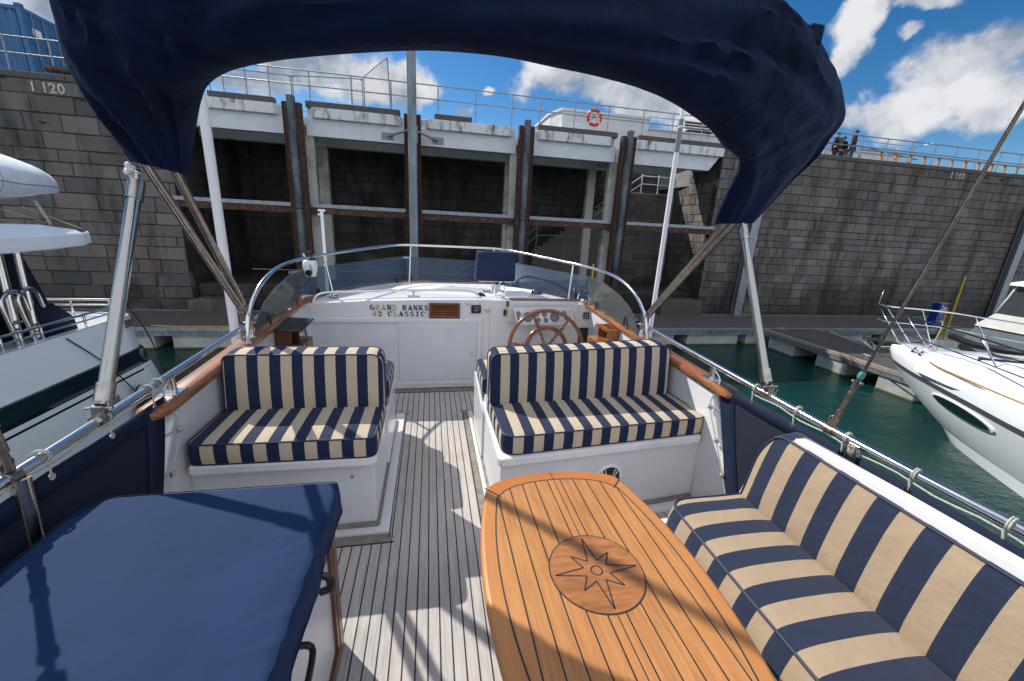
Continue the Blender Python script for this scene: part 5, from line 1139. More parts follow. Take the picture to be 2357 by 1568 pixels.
# --- railing
RY = 18.62
def zsc(z): return 1.7 + (z-1.7)*RY/18
px_posts = [(700+q/1.568)*.57544 for q in (205, 437, 585, 840, 1105, 1355, 1650)] + [(1700+q/1.651)*.57544 for q in (335, 576, 762, 990, 1212, 1440, 1637, 1833)]
xs = [at(p, 100 + p*.12, Y=RY).x for p in px_posts]; x = xs[-1]; 
while x < 17.2: x += 1.6; xs.append(x)
for p in (1918, 1989, 2046, 2102, 2156, 2206, 2257, 2306, 2353): xs.append(at(p, 70 + p*.122, Y=RY).x)
x = xs[-1]
while x < 42: x += 1.5; xs.append(x)
xs += [at(109, 91, Y=RY).x, at(8, 100, Y=RY).x]; x = xs[-1]
while x > -28: x -= 1.55; xs.append(x)
x = at(109, 91, Y=RY).x + 1.5
while x < xs[0] - .8: xs.append(x); x += 1.5
rl = thing('quay_railing', (2, RY, 5.57), 'galvanised two-bar railing running along the whole top of the quay wall', 'railing')
zt, zm = zsc(6.73), zsc(6.255)
for x in sorted(xs):
    m = MB(); m.tube([(x, RY, 5.5), (x, RY, zt)], .026, 8); m.sphere((x, RY, zt), .040, 8); m.sphere((x, RY, zm), .038, 8); m.build('post', M['galv'], rl)
for z in (zt, zm): MB().tube([(-30, RY, z), (44, RY, z)], .025, 8).build('rail', M['galv'], rl)
# --- temporary mesh fencing
def fencep(P, label, skip=.0):
    c0 = V(P[0]); th = thing('mesh_fence_panel', c0, label, 'fence panel', 'temporary mesh fence panels behind the railing'); a, b, c_, d = [V(p) for p in P]
    m = MB(); m.tube(catmull([a, a.lerp(d, .9), d.lerp(a, .03).lerp(c_, .02), d.lerp(c_, .06), d.lerp(c_, .94), c_.lerp(b, .03).lerp(d, .02), c_.lerp(b, .1), b], 4), .021, 8); m.tube([a.lerp(d, .12), b.lerp(c_, .12)], .016, 8); m.build('frame', M['galvp'], th)
    m = MB(); n_ = 34
    for i in range(1, n_): t = i/n_; m.tube([a.lerp(b, t), d.lerp(c_, t)], .0035, 3, cap=False)
    for i in range(1, 8): t = i/8; m.tube([a.lerp(d, t), b.lerp(c_, t)], .0040, 3, cap=False)
    m.build('wire_mesh', M['galvp'], th)
YF2 = 19.3
Ap = lambda x, y, Y_: at((700+x/1.568)*.57544, (150+y/1.568)*.57544, Y=Y_)
def vp(x0, x1, yt0, yt1, lab):
    a, b = Ap(x0, yt0, YF2), Ap(x1, yt1, YF2); fencep([(a.x, YF2, 5.5), (b.x, YF2, 5.5), (b.x, YF2, b.z), (a.x, YF2, a.z)], lab)
vp(290, 722, 190, 240, 'mesh fence panel behind the railing, left one beside the navy boot'); vp(733, 1172, 240, 262, 'mesh fence panel behind the railing, middle one')
a, b = Ap(1182, 248, 19.3), Ap(1330, 124, 18.75); fencep([(a.x, 19.3, 5.5), (b.x + .12, 18.75, 5.5), (b.x, 18.75, b.z), (a.x, 19.3, a.z)], 'mesh fence panel swung out of line and standing taller than the others')
# --- lifebuoy
lc_ = at(1368, 271, Y=18.45); lb = thing('lifebuoy', lc_, 'orange lifebuoy with white bands hanging on the railing', 'lifebuoy')
m = MB(); m.tube([lc_ + V((.29*cos(t), 0, .29*sin(t))) for t in [2*pi*i/40 for i in range(40)]], .068, 12, closed=True); m.build('ring', M['orange'], lb)
m = MB()
for t in (rad(40), rad(140), rad(222), rad(318)): m.tube([lc_ + V((.29*cos(t+d), 0, .29*sin(t+d))) for d in (-.09, 0, .09)], .0705, 12)
m.build('band', M['whitepl'], lb)
m = MB()
for t in (rad(90), rad(210), rad(330)): m.tube([lc_ + V((0, .05, 0)), lc_ + V((.30*cos(t), .04, .30*sin(t)))], .018, 8)
m.tube([lc_ + V((0, .06, 0)), lc_ + V((0, .09, .5))], .02, 8); m.build('holder', M['galv'], lb)
# --- white building and low wall beyond
b0, b1, b2, b3 = at(1265, 274, Y=26), at(1296, 250, Y=26), at(1497, 270, Y=26), at(1667, 315, Y=26)
bd = thing('white_building', (10, 27, 5.5), 'low white flat-roofed building behind the lifebuoy', 'building')
m = MB(); m.prism([(7.4, 27.4, 5.4), (7.8, 26, 5.4), (b2.x, 26, 5.4), (b2.x, 31, 5.4), (7.4, 31, 5.4)], (0, 0, b1.z-5.4-.1)); m.build('wall', M['bwhite'], bd, bev=.03)
m = MB(); m.prism([(7.3, 27.4, b1.z-.1), (7.75, 25.93, b1.z-.1), (b2.x+.06, 25.93, b1.z-.1), (b2.x+.06, 31, b1.z-.1), (7.3, 31, b1.z-.1)], (0, 0, .14)); m.build('roof_edge', M['bwhite'], bd)
m = MB(); m.box(7.5, 9.0, 25.0, 25.99, 5.4, 7.62); m.build('porch', M['bwhite'], bd, bev=.05)
m = MB(); m.box(b2.x+.07, 34, 26.2, 26.6, 5.4, b3.z); m.box(b2.x+.07, 34, 26.1, 26.7, b3.z, b3.z+.07); tag(m.build('parapet_wall', M['bwhite']), 'long low white wall running right from the white building', 'wall')
# steel handrail on the low wall
hr = thing('wall_handrail', (20, 26.4, 8), 'thin grey handrail on top of the low white wall', 'railing')
m = MB(); m.tube([(b2.x+.1, 26.4, 8.75), (34, 26.4, 8.75)], .02, 6); m.tube([(b2.x+.1, 26.4, 8.4), (34, 26.4, 8.4)], .016, 6); m.build('rail', M['galvp'], hr)
for i in range(8): MB().tube([(b2.x + 1.5 + i*2.6, 26.4, b3.z+.05), (b2.x + 1.5 + i*2.6, 26.4, 8.75)], .02, 6).build('post', M['galvp'], hr)
def bench(px, py, Y_, label, w_=1.7, z0=None):
    c0 = at(px, py, Y=Y_); th = thing('slatted_bench', c0, label, 'bench', 'dark slatted benches on the quay'); wd = mat('dark_red_slats', (.045, .014, .012), .6, var=.3, vs=10)
    m = MB()
    for k in range(3): m.box(c0.x-w_/2, c0.x+w_/2, Y_+.0+k*.15, Y_+.11+k*.15, c0.z, c0.z+.04)
    m.build('seat', wd, th); m = MB()
    for k in range(3): m.box(c0.x-w_/2, c0.x+w_/2, Y_+.47, Y_+.50, c0.z+.18+k*.14, c0.z+.28+k*.14)
    m.build('backrest', wd, th)
    for sx in (-1, 1): m = MB(); m.tube([(c0.x+sx*w_*.38, Y_+.2, c0.z), (c0.x+sx*w_*.38, Y_+.2, c0.z-.45)], .02, 6); m.tube([(c0.x+sx*w_*.38, Y_+.0, c0.z-.02), (c0.x+sx*w_*.38, Y_+.51, c0.z-.02), (c0.x+sx*w_*.38, Y_+.52, c0.z+.6)], .018, 6); m.build('leg', M['galvp'], th)
bench(1615, 303, 23.5, 'dark slatted bench on the quay just left of the hanging navy boot')
# --- container
cx0, cy0, ct = -15.6, 22.0, 8.92
ctn = thing('shipping_container', (cx0-3, cy0+1.2, 6.3), 'blue shipping container standing on the quay at the top left', 'container')
m = MB(); z0c = ct - 2.6; P = []; x = -22.0; k = 0; prof = []
while x < cx0-.15: prof += [(x, 0), (x+.07, 0), (x+.11, .04), (x+.18, .04)]; x += .25
m.loft([[V((px_, cy0 + .02 + d, z)) for px_, d in prof] for z in (z0c, ct-.12)], smooth=False, closed=False); m.box(-22, cx0-.02, cy0+.10, cy0+2.4, z0c, ct-.06)
m.build('corrugated_body', M['blue'], ctn)
m = MB()
for y in (cy0, cy0+2.34): m.box(cx0-.14, cx0+.02, y, y+.12, z0c, ct)
m.box(-22, cx0-.14, cy0-.005, cy0+.06, ct-.12, ct); m.box(cx0-.10, cx0+.015, cy0+.12, cy0+2.34, ct-.14, ct); m.box(cx0-.10, cx0+.015, cy0+.12, cy0+2.34, z0c, z0c+.14); m.bbox(cx0-.17, cx0+.04, cy0-.02, cy0+.16, ct-.01, ct+.10, .01); m.build('corner_frame', M['blue'], ctn)
for k in (0, 1):
    ya = cy0+.13+k*1.11; m = MB(); m.box(cx0-.06, cx0-.01, ya, ya+1.09, z0c+.15, ct-.15)
    for j in range(4): m.box(cx0-.01, cx0+.004, ya+.1, ya+1.0, z0c+.35+j*.55, z0c+.50+j*.55)
    dr = m.build('door', M['blue'], ctn); m = MB()
    for yy in (.28, .80): m.tube([(cx0+.03, ya+yy, z0c+.1), (cx0+.03, ya+yy, ct-.08)], .022, 8)
    m.tube([(cx0+.04, ya+.28, z0c+1.1), (cx0+.04, ya+.7, z0c+1.1)], .015, 6); m.build('locking_bar', M['galv'], dr)
m = MB(); m.box(cx0+.005, cx0+.012, cy0+.35, cy0+.75, z0c+1.75, z0c+2.0); m.build('sign_plate', M['whitepl'], ctn)
# --- timber posts and blue handrail behind the right railing
tf = thing('timber_fence', (27, 19.6, 5.5), 'row of new timber posts carrying a top board behind the right railing', 'fence')
for x in [at(1990, 345, Y=19.6).x - 1.1] + [24.0 + i*1.0 for i in range(19)]:
    m = MB(); m.bbox(x-.055, x+.055, 19.55, 19.65, 5.5, 6.50, .005); m.build('post', M['wood'], tf)
m = MB(); m.box(22.4, 43, 19.52, 19.69, 6.505, 6.56); m.build('top_board', M['greypl'], tf)
bh = thing('blue_handrail', (22, 19.9, 5.5), 'blue tubular handrail sloping down beside the group of people', 'railing')
P = [at(1868, 345, Y=19.9), at(1872, 335, Y=19.9), at(1905, 327, Y=19.9), at(1985, 337, Y=19.9), at(2045, 352, Y=19.9), at(2110, 368, Y=19.9)]; m = MB(); m.tube(P, .03, 8); m.build('rail', mat('blue_rail_paint', (.05, .14, .36), .4), bh)
for q in (1, 2, 3, 4): MB().tube([P[q], V((P[q].x, P[q].y, 5.5))], .028, 8).build('post', bpy.data.materials['blue_rail_paint'], bh)
# street lamp far right
q0 = at(2131, 345, Y=32); th = thing('street_lamp', (q0.x, 32, 5.5), 'slim street lamp with a flat head beyond the right railing', 'lamp')
m = MB(); q1 = at(2103, 341, Y=32); q2 = at(2125, 335, Y=32); m.tube(catmull([V((q1.x-.2, 32, 5.5)), V((q1.x-.05, 32, q1.z-.3)), q1, q2], 4), .05, 8); m.build('column', M['galv'], th); m = MB(); q3 = at(2145, 330, Y=32); m.tube([q2, q2.lerp(q3, .3), q3], [.06, .13, .10], 10, flat=.5); m.build('lamp_head', M['whitepl'], th)
# --- recess interior: sunlit landing, stairs and white rail
lp_ = thing('stone_stairs', (11.6, 23, 3.7), 'granite landing and steps in the sunlit corner of the recess', 'stairs')
m, col = blocks(lambda u, z, d: V((u, 22.3 - d, z)), 10.4, 13.6, -1.2, 3.80, dark=.9); m.build('stone_blocks', M['stone'], lp_, recalc=False, col=col); m = MB(); m.box(10.4, 13.7, 22.32, 23.88, -1.2, 3.82); m.build('landing', M['conc'], lp_)
m = MB()
for k in range(16): m.box(10.4-.30*(k+1), 10.4-.30*k, 22.5, 23.6, -1.2, 3.62-.21*k if 3.62-.21*k > -1 else -1)
m.build('steps', mat('dark_steps', (.12, .11, .10), .9, bump=.4, bs=10), lp_)
wrl = thing('white_stair_railing', (11.6, 22.4, 3.8), 'white railing with ball-topped posts on the sunlit landing', 'railing')
for px, py, pz in ((11.64, 22.42, 4.80), (12.66, 22.42, 4.80), (13.5, 22.42, 4.8)): m = MB(); m.lathe([(.055, 0), (.055, .05), (.03, .1), (.03, pz-3.82-.1), (.06, pz-3.82-.08), (.045, pz-3.82-.02), (.06, pz-3.82+.03), (.0, pz-3.82+.09)], (px, py, 3.82), (0, 0, 1), 12); m.build('post', M['whitepl'], wrl)
m = MB()
for z in (4.72, 4.30): m.tube([(11.64, 22.42, z), (13.5, 22.42, z)], .022, 8); m.tube([(11.64, 22.42, z), (9.0, 22.42, z-1.85)], .022, 8)
m.build('rail', M['whitepl'], wrl)
wrl2 = thing('stair_railing', (4.5, 22.2, -.2), 'dim galvanised stair railing inside the dark recess', 'railing')
m = MB()
for z in (.55, .05): m.tube([(8.5, 21.8, z+1.3), (5.6, 21.8, z+1.2), (4.2, 21.8, z-.3), (1.5, 21.8, z-1.2)], .025, 8)
m.build('rail', M['galvp'], wrl2)
for x, z in ((5.6, 1.75), (4.2, .25), (7.2, 1.8), (2.6, -.3)): MB().tube([(x, 21.8, -1.2), (x, 21.8, z)], .025, 8).build('post', M['galvp'], wrl2)
# ---------------------------------------------------------------- pontoons
pn_ = thing('pontoon_walkway', (5, 16.5, WZ), 'main grey decked pontoon walkway lying along the foot of the quay wall', 'pontoon')
m = MB(); m.box(-34, 44, 15.12, 17.78, -2.24, -2.172); m.build('decking', M['gangdeck'], pn_)
m = MB(); m.box(-34, 44, 15.02, 15.118, -2.30, -2.160); m.box(-34, 44, 17.782, 17.88, -2.30, -2.160); m.build('edge_rail', M['galv'], pn_, bev=.008)
m = MB(); m.box(-34, 44, 15.045, 15.075, -2.46, -2.302); m.build('side_beam', M['galvp'], pn_); m = MB(); x = -16
while x < 30: m.disc((x, 15.044, -2.39), .022, -.006, (0, 1, 0), 10); x += .8
m.build('bolt', M['black'], pn_)
def floatbox(x0, x1, y0, y1, par):
    m = MB(); m.bbox(x0, x1, y0, y1, -3.4, -2.33, .03, 2); f_ = m.build('concrete_float', M['conc'], par); m = MB(); m.box(x0-.006, x1+.006, y0-.006, y1+.006, -3.3, WZ+.055); m.build('weed_line', M['algae'], f_)
for x0, x1 in ((-17.0, -13.2), (-12.6, -9.15), (-8.62, -4.9), (-4.3, -.7), (.0, 3.4), (4.0, 7.2), (7.7, 10.3), (10.94, 13.49), (13.9, 17.2), (17.9, 20.9), (21.5, 24.4), (25.0, 28.2), (28.8, 32)): floatbox(x0, x1, 15.14, 17.7, pn_)
fg = thing('finger_pontoon', (15.95, 11.8, WZ), 'narrow decked finger pontoon running out from the main walkway beside the white yacht bow', 'pontoon')
m = MB(); m.box(14.66, 17.28, 8.5, 15.015, -2.245, -2.176); m.build('decking', M['gangdeckx'], fg)
m = MB(); m.box(14.54, 14.657, 8.4, 15.015, -2.29, -2.163); m.box(17.283, 17.40, 8.4, 15.015, -2.29, -2.163); m.box(14.66, 17.28, 8.4, 8.498, -2.29, -2.163); m.build('timber_edge', mat('sun_bleached_timber', (.33, .27, .22), .85, var=.35, vs=9, bump=.3, bs=50), fg)
m = MB(); m.box(14.56, 14.60, 8.42, 15.01, -2.45, -2.292); m.box(17.34, 17.38, 8.42, 15.01, -2.45, -2.292); m.build('side_beam', M['galv'], fg)
m = MB(); y = 8.7
while y < 15: m.disc((14.559, y, -2.37), .022, -.006, (1, 0, 0), 10); y += .62
m.build('bolt', M['black'], fg)
for y0, y1 in ((13.33, 14.64), (11.12, 12.30), (8.89, 10.03)): floatbox(14.62, 17.3, y0, y1, fg)
def cleat(p, label, ax=(0, 1, 0)):
    p = V(p); a = V(ax); m = MB(); m.tube([p + a*.06, p + a*.06 + V((0, 0, .09))], .022, 8); m.tube([p - a*.06, p - a*.06 + V((0, 0, .09))], .022, 8); m.tube([p - a*.2 + V((0, 0, .11)), p - a*.1 + V((0, 0, .09)), p + a*.1 + V((0, 0, .09)), p + a*.2 + V((0, 0, .11))], .026, 8); m.bbox(p.x-.06, p.x+.06, p.y-.12, p.y+.12, p.z-.004, p.z+.012, .004)
    tag(m.build('mooring_cleat', M['galv']), label, 'cleat', 'cleats on the finger pontoon')
zz3 = lambda x, y: ((2700+x/2.613)*.57544, (1100+y/2.613)*.57544)
c1_ = at(*zz3(1100, 600), Z=-2.172); cleat(c1_, 'galvanised cleat where the finger meets the main walkway'); c2_ = at(*zz3(1590, 600), Z=-2.172); cleat(c2_, 'cleat on the far edge of the finger holding a white line'); c3_ = at(*((3400+165/2.24)*.57544, (950+1085/2.24)*.57544), Z=-2.172); cleat(c3_, 'cleat on the near edge of the finger holding a black rope')
# galvanised guide piles
def gpile(px, py, label, w_=.3):
    b = at(px, py, Y=17.75); m = MB(); m.bbox(b.x-w_/2, b.x+w_/2, 17.60, 17.64, -3.3, 4.2, .004); m.bbox(b.x-w_/2, b.x+w_/2, 17.86, 17.90, -3.3, 4.2, .004); m.box(b.x-.02, b.x+.02, 17.64, 17.86, -3.3, 4.2); tag(m.build('guide_pile', M['galv']), label, 'pile', 'galvanised guide piles')
    return b
gpile(1693, 720, 'galvanised guide pile on the walkway behind the starboard bimini leg', .42); gb = gpile(2316, 640, 'galvanised guide pile at the far right beside the rungs', .5)
th = thing('steel_ladder', (gb.x + 1.0, 17.9, WZ), 'galvanised rung ladder on the quay wall at the far right edge', 'ladder')
for dx in (.45, 1.15): MB().tube([(gb.x+dx, 17.8, -3.2), (gb.x+dx, 17.8, 4.6)], .03, 8).build('stile', M['galv'], th)
z = -2.6
while z < 4.4: MB().tube([(gb.x+.45, 17.8, z), (gb.x+1.15, 17.8, z)], .016, 6).build('rung', M['galv'], th); z += .30
# pedestal, ladders
zz5 = lambda x, y: ((3400+x/2.24)*.57544, (950+y/2.24)*.57544)
pb = at(*zz5(745, 790), Z=-2.17); pt_ = at(*zz5(790, 590), Y=pb.y); ped = thing('service_pedestal', pb, 'blue electricity pedestal marked 13 and 14 on the main walkway', 'pedestal')
ht = pt_.z + 2.17; m = MB(); m.bbox(pb.x-.22, pb.x+.24, pb.y-.16, pb.y+.2, -2.17, -2.17+ht, .015); m.build('cabinet', M['bluebox'], ped); m = MB(); m.bbox(pb.x-.27, pb.x+.29, pb.y-.2, pb.y+.24, -2.17+ht, -2.13+ht, .008); m.build('lid', M['galv'], ped)
m = MB(); m.box(pb.x+.0, pb.x+.105, pb.y-.170, pb.y-.163, -2.17+ht-.34, -2.17+ht-.18); m.box(pb.x+.12, pb.x+.225, pb.y-.170, pb.y-.163, -2.17+ht-.34, -2.17+ht-.18); m.lathe([(.05, 0), (.05, -.03), (0, -.035)], (pb.x-.11, pb.y-.161, -2.17+ht-.32), (0, 1, 0), 14); m.lathe([(.04, 0), (.04, -.03), (0, -.035)], (pb.x-.08, pb.y-.161, -2.17+ht-.12), (0, 1, 0), 14); m.build('number_plate', M['whitepl'], ped)
text('13', .13, (pb.x+.052, pb.y-.172, -2.17+ht-.31), M['black'], ped, 'number'); text('14', .13, (pb.x+.172, pb.y-.172, -2.17+ht-.31), M['black'], ped, 'number')
m = MB(); m.tube(catmull([V((pb.x-.11, pb.y-.2, -2.5+ht)), V((pb.x-.2, pb.y-.28, -2.7+ht)), V((pb.x-.05, pb.y-.3, -1.9)), V((pb.x+.3, pb.y-.35, -2.13)), V((pb.x+.9, pb.y-.3, -2.14)), V((pb.x+1.0, pb.y-.72, -2.2)), V((pb.x+1.5, pb.y-1.0, -2.75)), V((pb.x+2.4, pb.y-.9, -2.5)), V((pb.x+3.6, pb.y-.72, -2.2))], 6), .016, 6); tag(m.build('power_lead', M['yellow']), 'yellow electric lead drooping from the blue pedestal', 'cable')
def yladder(p, topz, label, sh=0.55):
    th = thing('yellow_ladder', p, label, 'ladder', 'yellow safety ladders on the walkway edge'); 
    for dx, zt_ in ((0, topz), (-.42, topz-1.55 if sh else topz)): m = MB(); m.tube([(p.x+dx, 14.97, -3.4), (p.x+dx, 14.97, zt_)], .04, 10); m.build('stile', M['yellow'], th)
    z = -3.2
    while z < -1.9: MB().tube([(p.x-.42, 14.97, z), (p.x, 14.97, z)], .02, 8).build('rung', M['yellow'], th); z += .28
yt = at(*zz5(1035, 350), Y=14.97); yladder(V((yt.x, 14.97, -2.2)), yt.z, 'yellow ladder with one tall upright beside the blue pedestal')
yt = at(1366, 608, Y=14.97); yladder(V((yt.x, 14.97, -2.2)), yt.z, 'yellow ladder seen through the windscreen right of the helm')
yr = MB(); yr.tube(catmull([V((-9.2, 15.2, -2.14)), V((-8, 15.08, -2.14)), V((-6.9, 15.07, -2.14)), V((-6.6, 14.99, -2.25)), V((-6.0, 15.0, -2.22)), V((-4.5, 15.06, -2.14))], 6), .014, 6); tag(yr.build('mooring_line', M['yellow']), 'thin yellow line lying along the walkway edge left of the white pole', 'rope')
# ---------------------------------------------------------------- people
def person(base, h, facing, label, bag=False, hood=False):
    """standing figure seen from behind; facing = yaw in radians"""
    th = thing('person', base, label, 'person', 'young people in black walking along the quay'); s_ = h/1.75; Rz = Matrix.Rotation(facing, 3, 'Z'); B = V(base)
    J = {'pel': (0, 0, .93), 'sp': (0, .01, 1.12), 'ch': (0, 0, 1.32), 'nk': (0, .01, 1.50), 'hd': (0, -.015, 1.62), 'tp': (0, .0, 1.70),
         'hl': (-.10, 0, .88), 'kl': (-.11, -.04, .48), 'al': (-.11, .05, .09), 'fl': (-.12, -.12, .04), 'hr': (.10, 0, .88), 'kr': (.11, .03, .48), 'ar': (.11, .10, .09), 'fr': (.12, -.06, .04),
         'sl': (-.19, 0, 1.41), 'el': (-.26, .03, 1.14), 'wl': (-.24, -.08, .92), 'nl': (-.235, -.11, .84), 'sr': (.19, 0, 1.41), 'er': (.27, .02, 1.14), 'wr': (.22, -.10, .94), 'nr': (.21, -.13, .86)}
    E_ = [('pel','sp'),('sp','ch'),('ch','nk'),('nk','hd'),('hd','tp'),('pel','hl'),('hl','kl'),('kl','al'),('al','fl'),('pel','hr'),('hr','kr'),('kr','ar'),('ar','fr'),('ch','sl'),('sl','el'),('el','wl'),('wl','nl'),('ch','sr'),('sr','er'),('er','wr'),('wr','nr')]
    RD = dict(pel=.13, sp=.125, ch=.14, nk=.055, hd=.085, tp=.07, hl=.10, kl=.06, al=.042, fl=.035, hr=.10, kr=.06, ar=.042, fr=.035, sl=.07, el=.05, wl=.034, nl=.028, sr=.07, er=.05, wr=.034, nr=.028)
    def skin(keys, edges, grow, m_, nm, root):
        ks = list(keys); me = bpy.data.meshes.new(nm); me.from_pydata([tuple(Rz @ V(J[k])*s_) for k in ks], [(ks.index(a), ks.index(b)) for a, b in edges], []); me.materials.append(m_)
        o = bpy.data.objects.new(nm, me); C.objects.link(o); o.parent = th
        sk = o.modifiers.new('skin', 'SKIN'); sk.use_smooth_shade = True
        for i, k in enumerate(ks): r = (RD[k] + grow)*s_; me.skin_vertices[0].data[i].radius = (r, r*(.72 if k in ('pel', 'sp', 'ch') else 1)); me.skin_vertices[0].data[i].use_root = (k == root)
        sb = o.modifiers.new('sub', 'SUBSURF'); sb.levels = 2; sb.render_levels = 2; return o
    skin(J.keys(), E_, 0, M['skin'], 'body', 'pel')
    skin(['pel','sp','ch','nk','sl','el','wl','sr','er','wr'], [('pel','sp'),('sp','ch'),('ch','nk'),('ch','sl'),('sl','el'),('el','wl'),('ch','sr'),('sr','er'),('er','wr')], .026, M['cloth1'], 'jacket', 'pel')
    skin(['pel','hl','kl','al','hr','kr','ar'], [('pel','hl'),('hl','kl'),('kl','al'),('pel','hr'),('hr','kr'),('kr','ar')], .016, M['jeans'] if not bag else M['cloth1'], 'trousers', 'pel')
    m = MB(); hc = B + (Rz @ V((0, .012, 1.665)))*s_; R = []
    for i in range(9):
        p_ = pi*.62*i/8; R.append([hc + (Rz @ V((sin(p_)*cos(t)*.098, sin(p_)*sin(t)*.108, cos(p_)*.10 + .012*mn.noise(V((cos(t)*4, sin(t)*4, i*.7))))))*s_ for t in [2*pi*k/16 for k in range(16)]])
    m.loft(R); m.build('hair', M['hair'], th)
    m = MB()
    for sx in (-1, 1): m.sphere(B + (Rz @ V((sx*.088, -.01, 1.62)))*s_, .022, 8, sc=(.5, 1, 1.3))
    m.sphere(B + (Rz @ V((0, -.105, 1.61)))*s_, .016, 8); m.build('ear', M['skin'], th)
    if bag:
        m = MB(); c_ = B + (Rz @ V((0, .17, 1.22)))*s_; T_ = Matrix.Translation(c_) @ Rz.to_4x4(); m.bbox(-.15, .15, -.08, .08, -.21, .22, .06, 3, M_=T_); tag(m.build('backpack', M['pack'], th), None)
    return th
def stand(px, Y_, h, face, lab, **k): b = at(px, 345, Y=Y_); return person((b.x, Y_, 5.50), h, face, lab, **k)
stand(1922, 19.25, 1.62, rad(200), 'person in black hoodie with a grey backpack, leftmost of three on the quay', bag=True)
stand(1937, 19.75, 1.60, rad(170), 'person in black behind the railing, half hidden between the two others')
stand(1961, 19.35, 1.84, rad(215), 'tallest person in a long black jacket looking down over the quay railing')
# ---------------------------------------------------------------- yacht on the port side
ly = thing('motor_yacht', (-7.6, 5, WZ), 'white flybridge motor yacht with a navy hull band moored on the left', 'boat', 'white motor yachts on the neighbouring berths')
def hullL():
    # cross-section profile by height; stern corner rounded in plan
    lev = [(-.44, 0), (-.75, .02), (-1.14, .045), (-1.18, .03), (-1.46, .0), (-1.52, .02), (-2.2, .04), (-3.3, -.15)]
    R = []
    for z, o in lev:
        ys = 9.62 + (0 if z > -1.16 else .16 + (-1.16-z)*.42) ; fl = (-1.16-z)*.10 if z < -1.16 else 0
        pl = [(-6.0 + o, -3), (-6.0 + o, ys-.55), (-6.03 + o, ys-.22), (-6.20 + o, ys-.05), (-6.5, ys), (-9.0, ys), (-9.3, ys-.05), (-9.46, ys-.22), (-9.5, ys-.55), (-9.5, -3)]
        R.append([V((x, y, z)) for x, y in pl])
    return R
R = hullL(); m = MB(); m.loft(R[:3], closed=False); m.loft(R[5:], closed=False); m.add([p - V((0, 0, .04)) for p in R[0]], [tuple(range(len(R[0])))]); m.build('hull', M['hull'], ly)
m = MB(); m.loft([[p + V((0, 0, 0)) for p in R[3]], R[4]], closed=False); m.build('hull_band', M['navyhull'], ly)
m = MB(); m.tube([p + V((.012, 0, 0)) for p in R[2][:5]], .022, 8); m.build('rub_rail', M['steel'], ly)
m = MB(); q_ = [V((p.x+.006, p.y, -1.60)) for p in R[5]]; m.loft([q_, [p - V((0, 0, .04)) for p in q_]], closed=False); m.build('pinstripe', M['navyhull'], ly)
m = MB(); m.bbox(-5.97, -5.93, 4.6, 4.95, -2.25, -1.95, .02); m.bbox(-5.97, -5.93, 8.3, 8.55, -1.98, -1.84, .02); m.build('hull_vent', M['greypl'], ly)
m = MB(); m.bbox(-5.995, -5.955, 9.1, 9.33, -.66, -.5, .02); m.build('stern_light', M['steel'], ly)
m = MB(); m.box(-9.4, -6.1, -3, 9.5, -.72, -.66); m.build('side_deck', M['greyteak'], ly)
m = MB(); m.box(-9.45, -6.04, -3, 9.55, -.66, -.46); cut = None
m = MB(); m.loft([[V((-6.02, -3, -.44)), V((-6.02, 9.1, -.44)), V((-6.2, 9.5, -.44)), V((-6.55, 9.58, -.44))], [V((-6.14, -3, -.44)), V((-6.14, 9.02, -.44)), V((-6.28, 9.38, -.44)), V((-6.55, 9.46, -.44))], [V((-6.14, -3, -.68)), V((-6.14, 9.02, -.68)), V((-6.28, 9.38, -.68)), V((-6.55, 9.46, -.68))]], closed=False); m.build('gunwale', M['hull'], ly)
m = MB(); m.prism([(-6.5, -3, -.68), (-6.5, 7.6, -.68), (-6.6, 7.9, 1.0), (-6.6, -3, 1.0)], (-2.6, 0, 0)); m.build('saloon_window', M['darkglass'], ly)
m = MB(); m.prism([(-6.48, 7.55, -.66), (-6.44, 8.35, -.66), (-6.47, 8.25, .1), (-6.52, 8.05, 1.0), (-6.52, 7.85, 1.0)], (-.05, 0, 0)); m.build('cockpit_curtain', M['navycloth'], ly)
m = MB(); m.prism([(-6.2, 7.7, -.66), (-6.25, 8.45, -.66), (-6.25, 8.4, -.25), (-6.2, 8.0, .06), (-6.2, 7.7, .08)], (-.7, 0, 0)); m.build('seat_cover', M['navycloth'], ly)
m = MB(); R2 = []
for y, zt_, zb_, xo in ((-3, 1.40, .86, -5.95), (5, 1.40, .88, -5.92), (7.9, 1.34, .90, -5.92), (8.6, 1.25, .92, -5.96), (8.85, 1.18, .95, -6.02), (8.92, 1.02, .97, -6.12)):
    R2.append([V((xo, y, zb_+.06)), V((xo+.0, y, zb_+.26)), V((xo-.10, y, zt_)), V((-9.4-xo-6, y, zt_)), V((-9.5-xo-5.95, y, zb_+.26)), V((-9.5-xo-5.95, y, zb_)), V((xo-.3, y, zb_))])
m.loft(R2, cap=True, smooth=False); m.build('flybridge_overhang', M['hull'], ly, bev=.02)
ra_ = MB()
cov = thing('raft_cover', (-6.4, 7, 2), 'pale grey fabric covered dinghy on the roof of the left yacht', 'dinghy')
R2 = []
cc = V((-6.75, 6.0, 1.95))
for i in range(15):
    t = i/14; y = 4.4 + 4.55*t; k = max(.02, (1 - max(0, (t-.55)/.45)**2.6))**.5; zc = 1.90 + .04*t; ring = []
    for j in range(28):
        a = 2*pi*j/28; w_ = .66*k; h_ = .50*k; p = V((-6.55 + w_*cos(a), y, zc + h_*sin(a)*(1.0 if sin(a) > 0 else .75))); p += V((1, 0, 1))*(mn.noise(V((p.x*3, y*3, p.z*3)))*.05 + mn.noise(V((p.x*9, y*12, p.z*3)))*(.03 if sin(a) < -.1 else .008)); p.z += (.10 if sin(a) < -.6 else 0)
        ring.append(p)
    R2.append(ring)
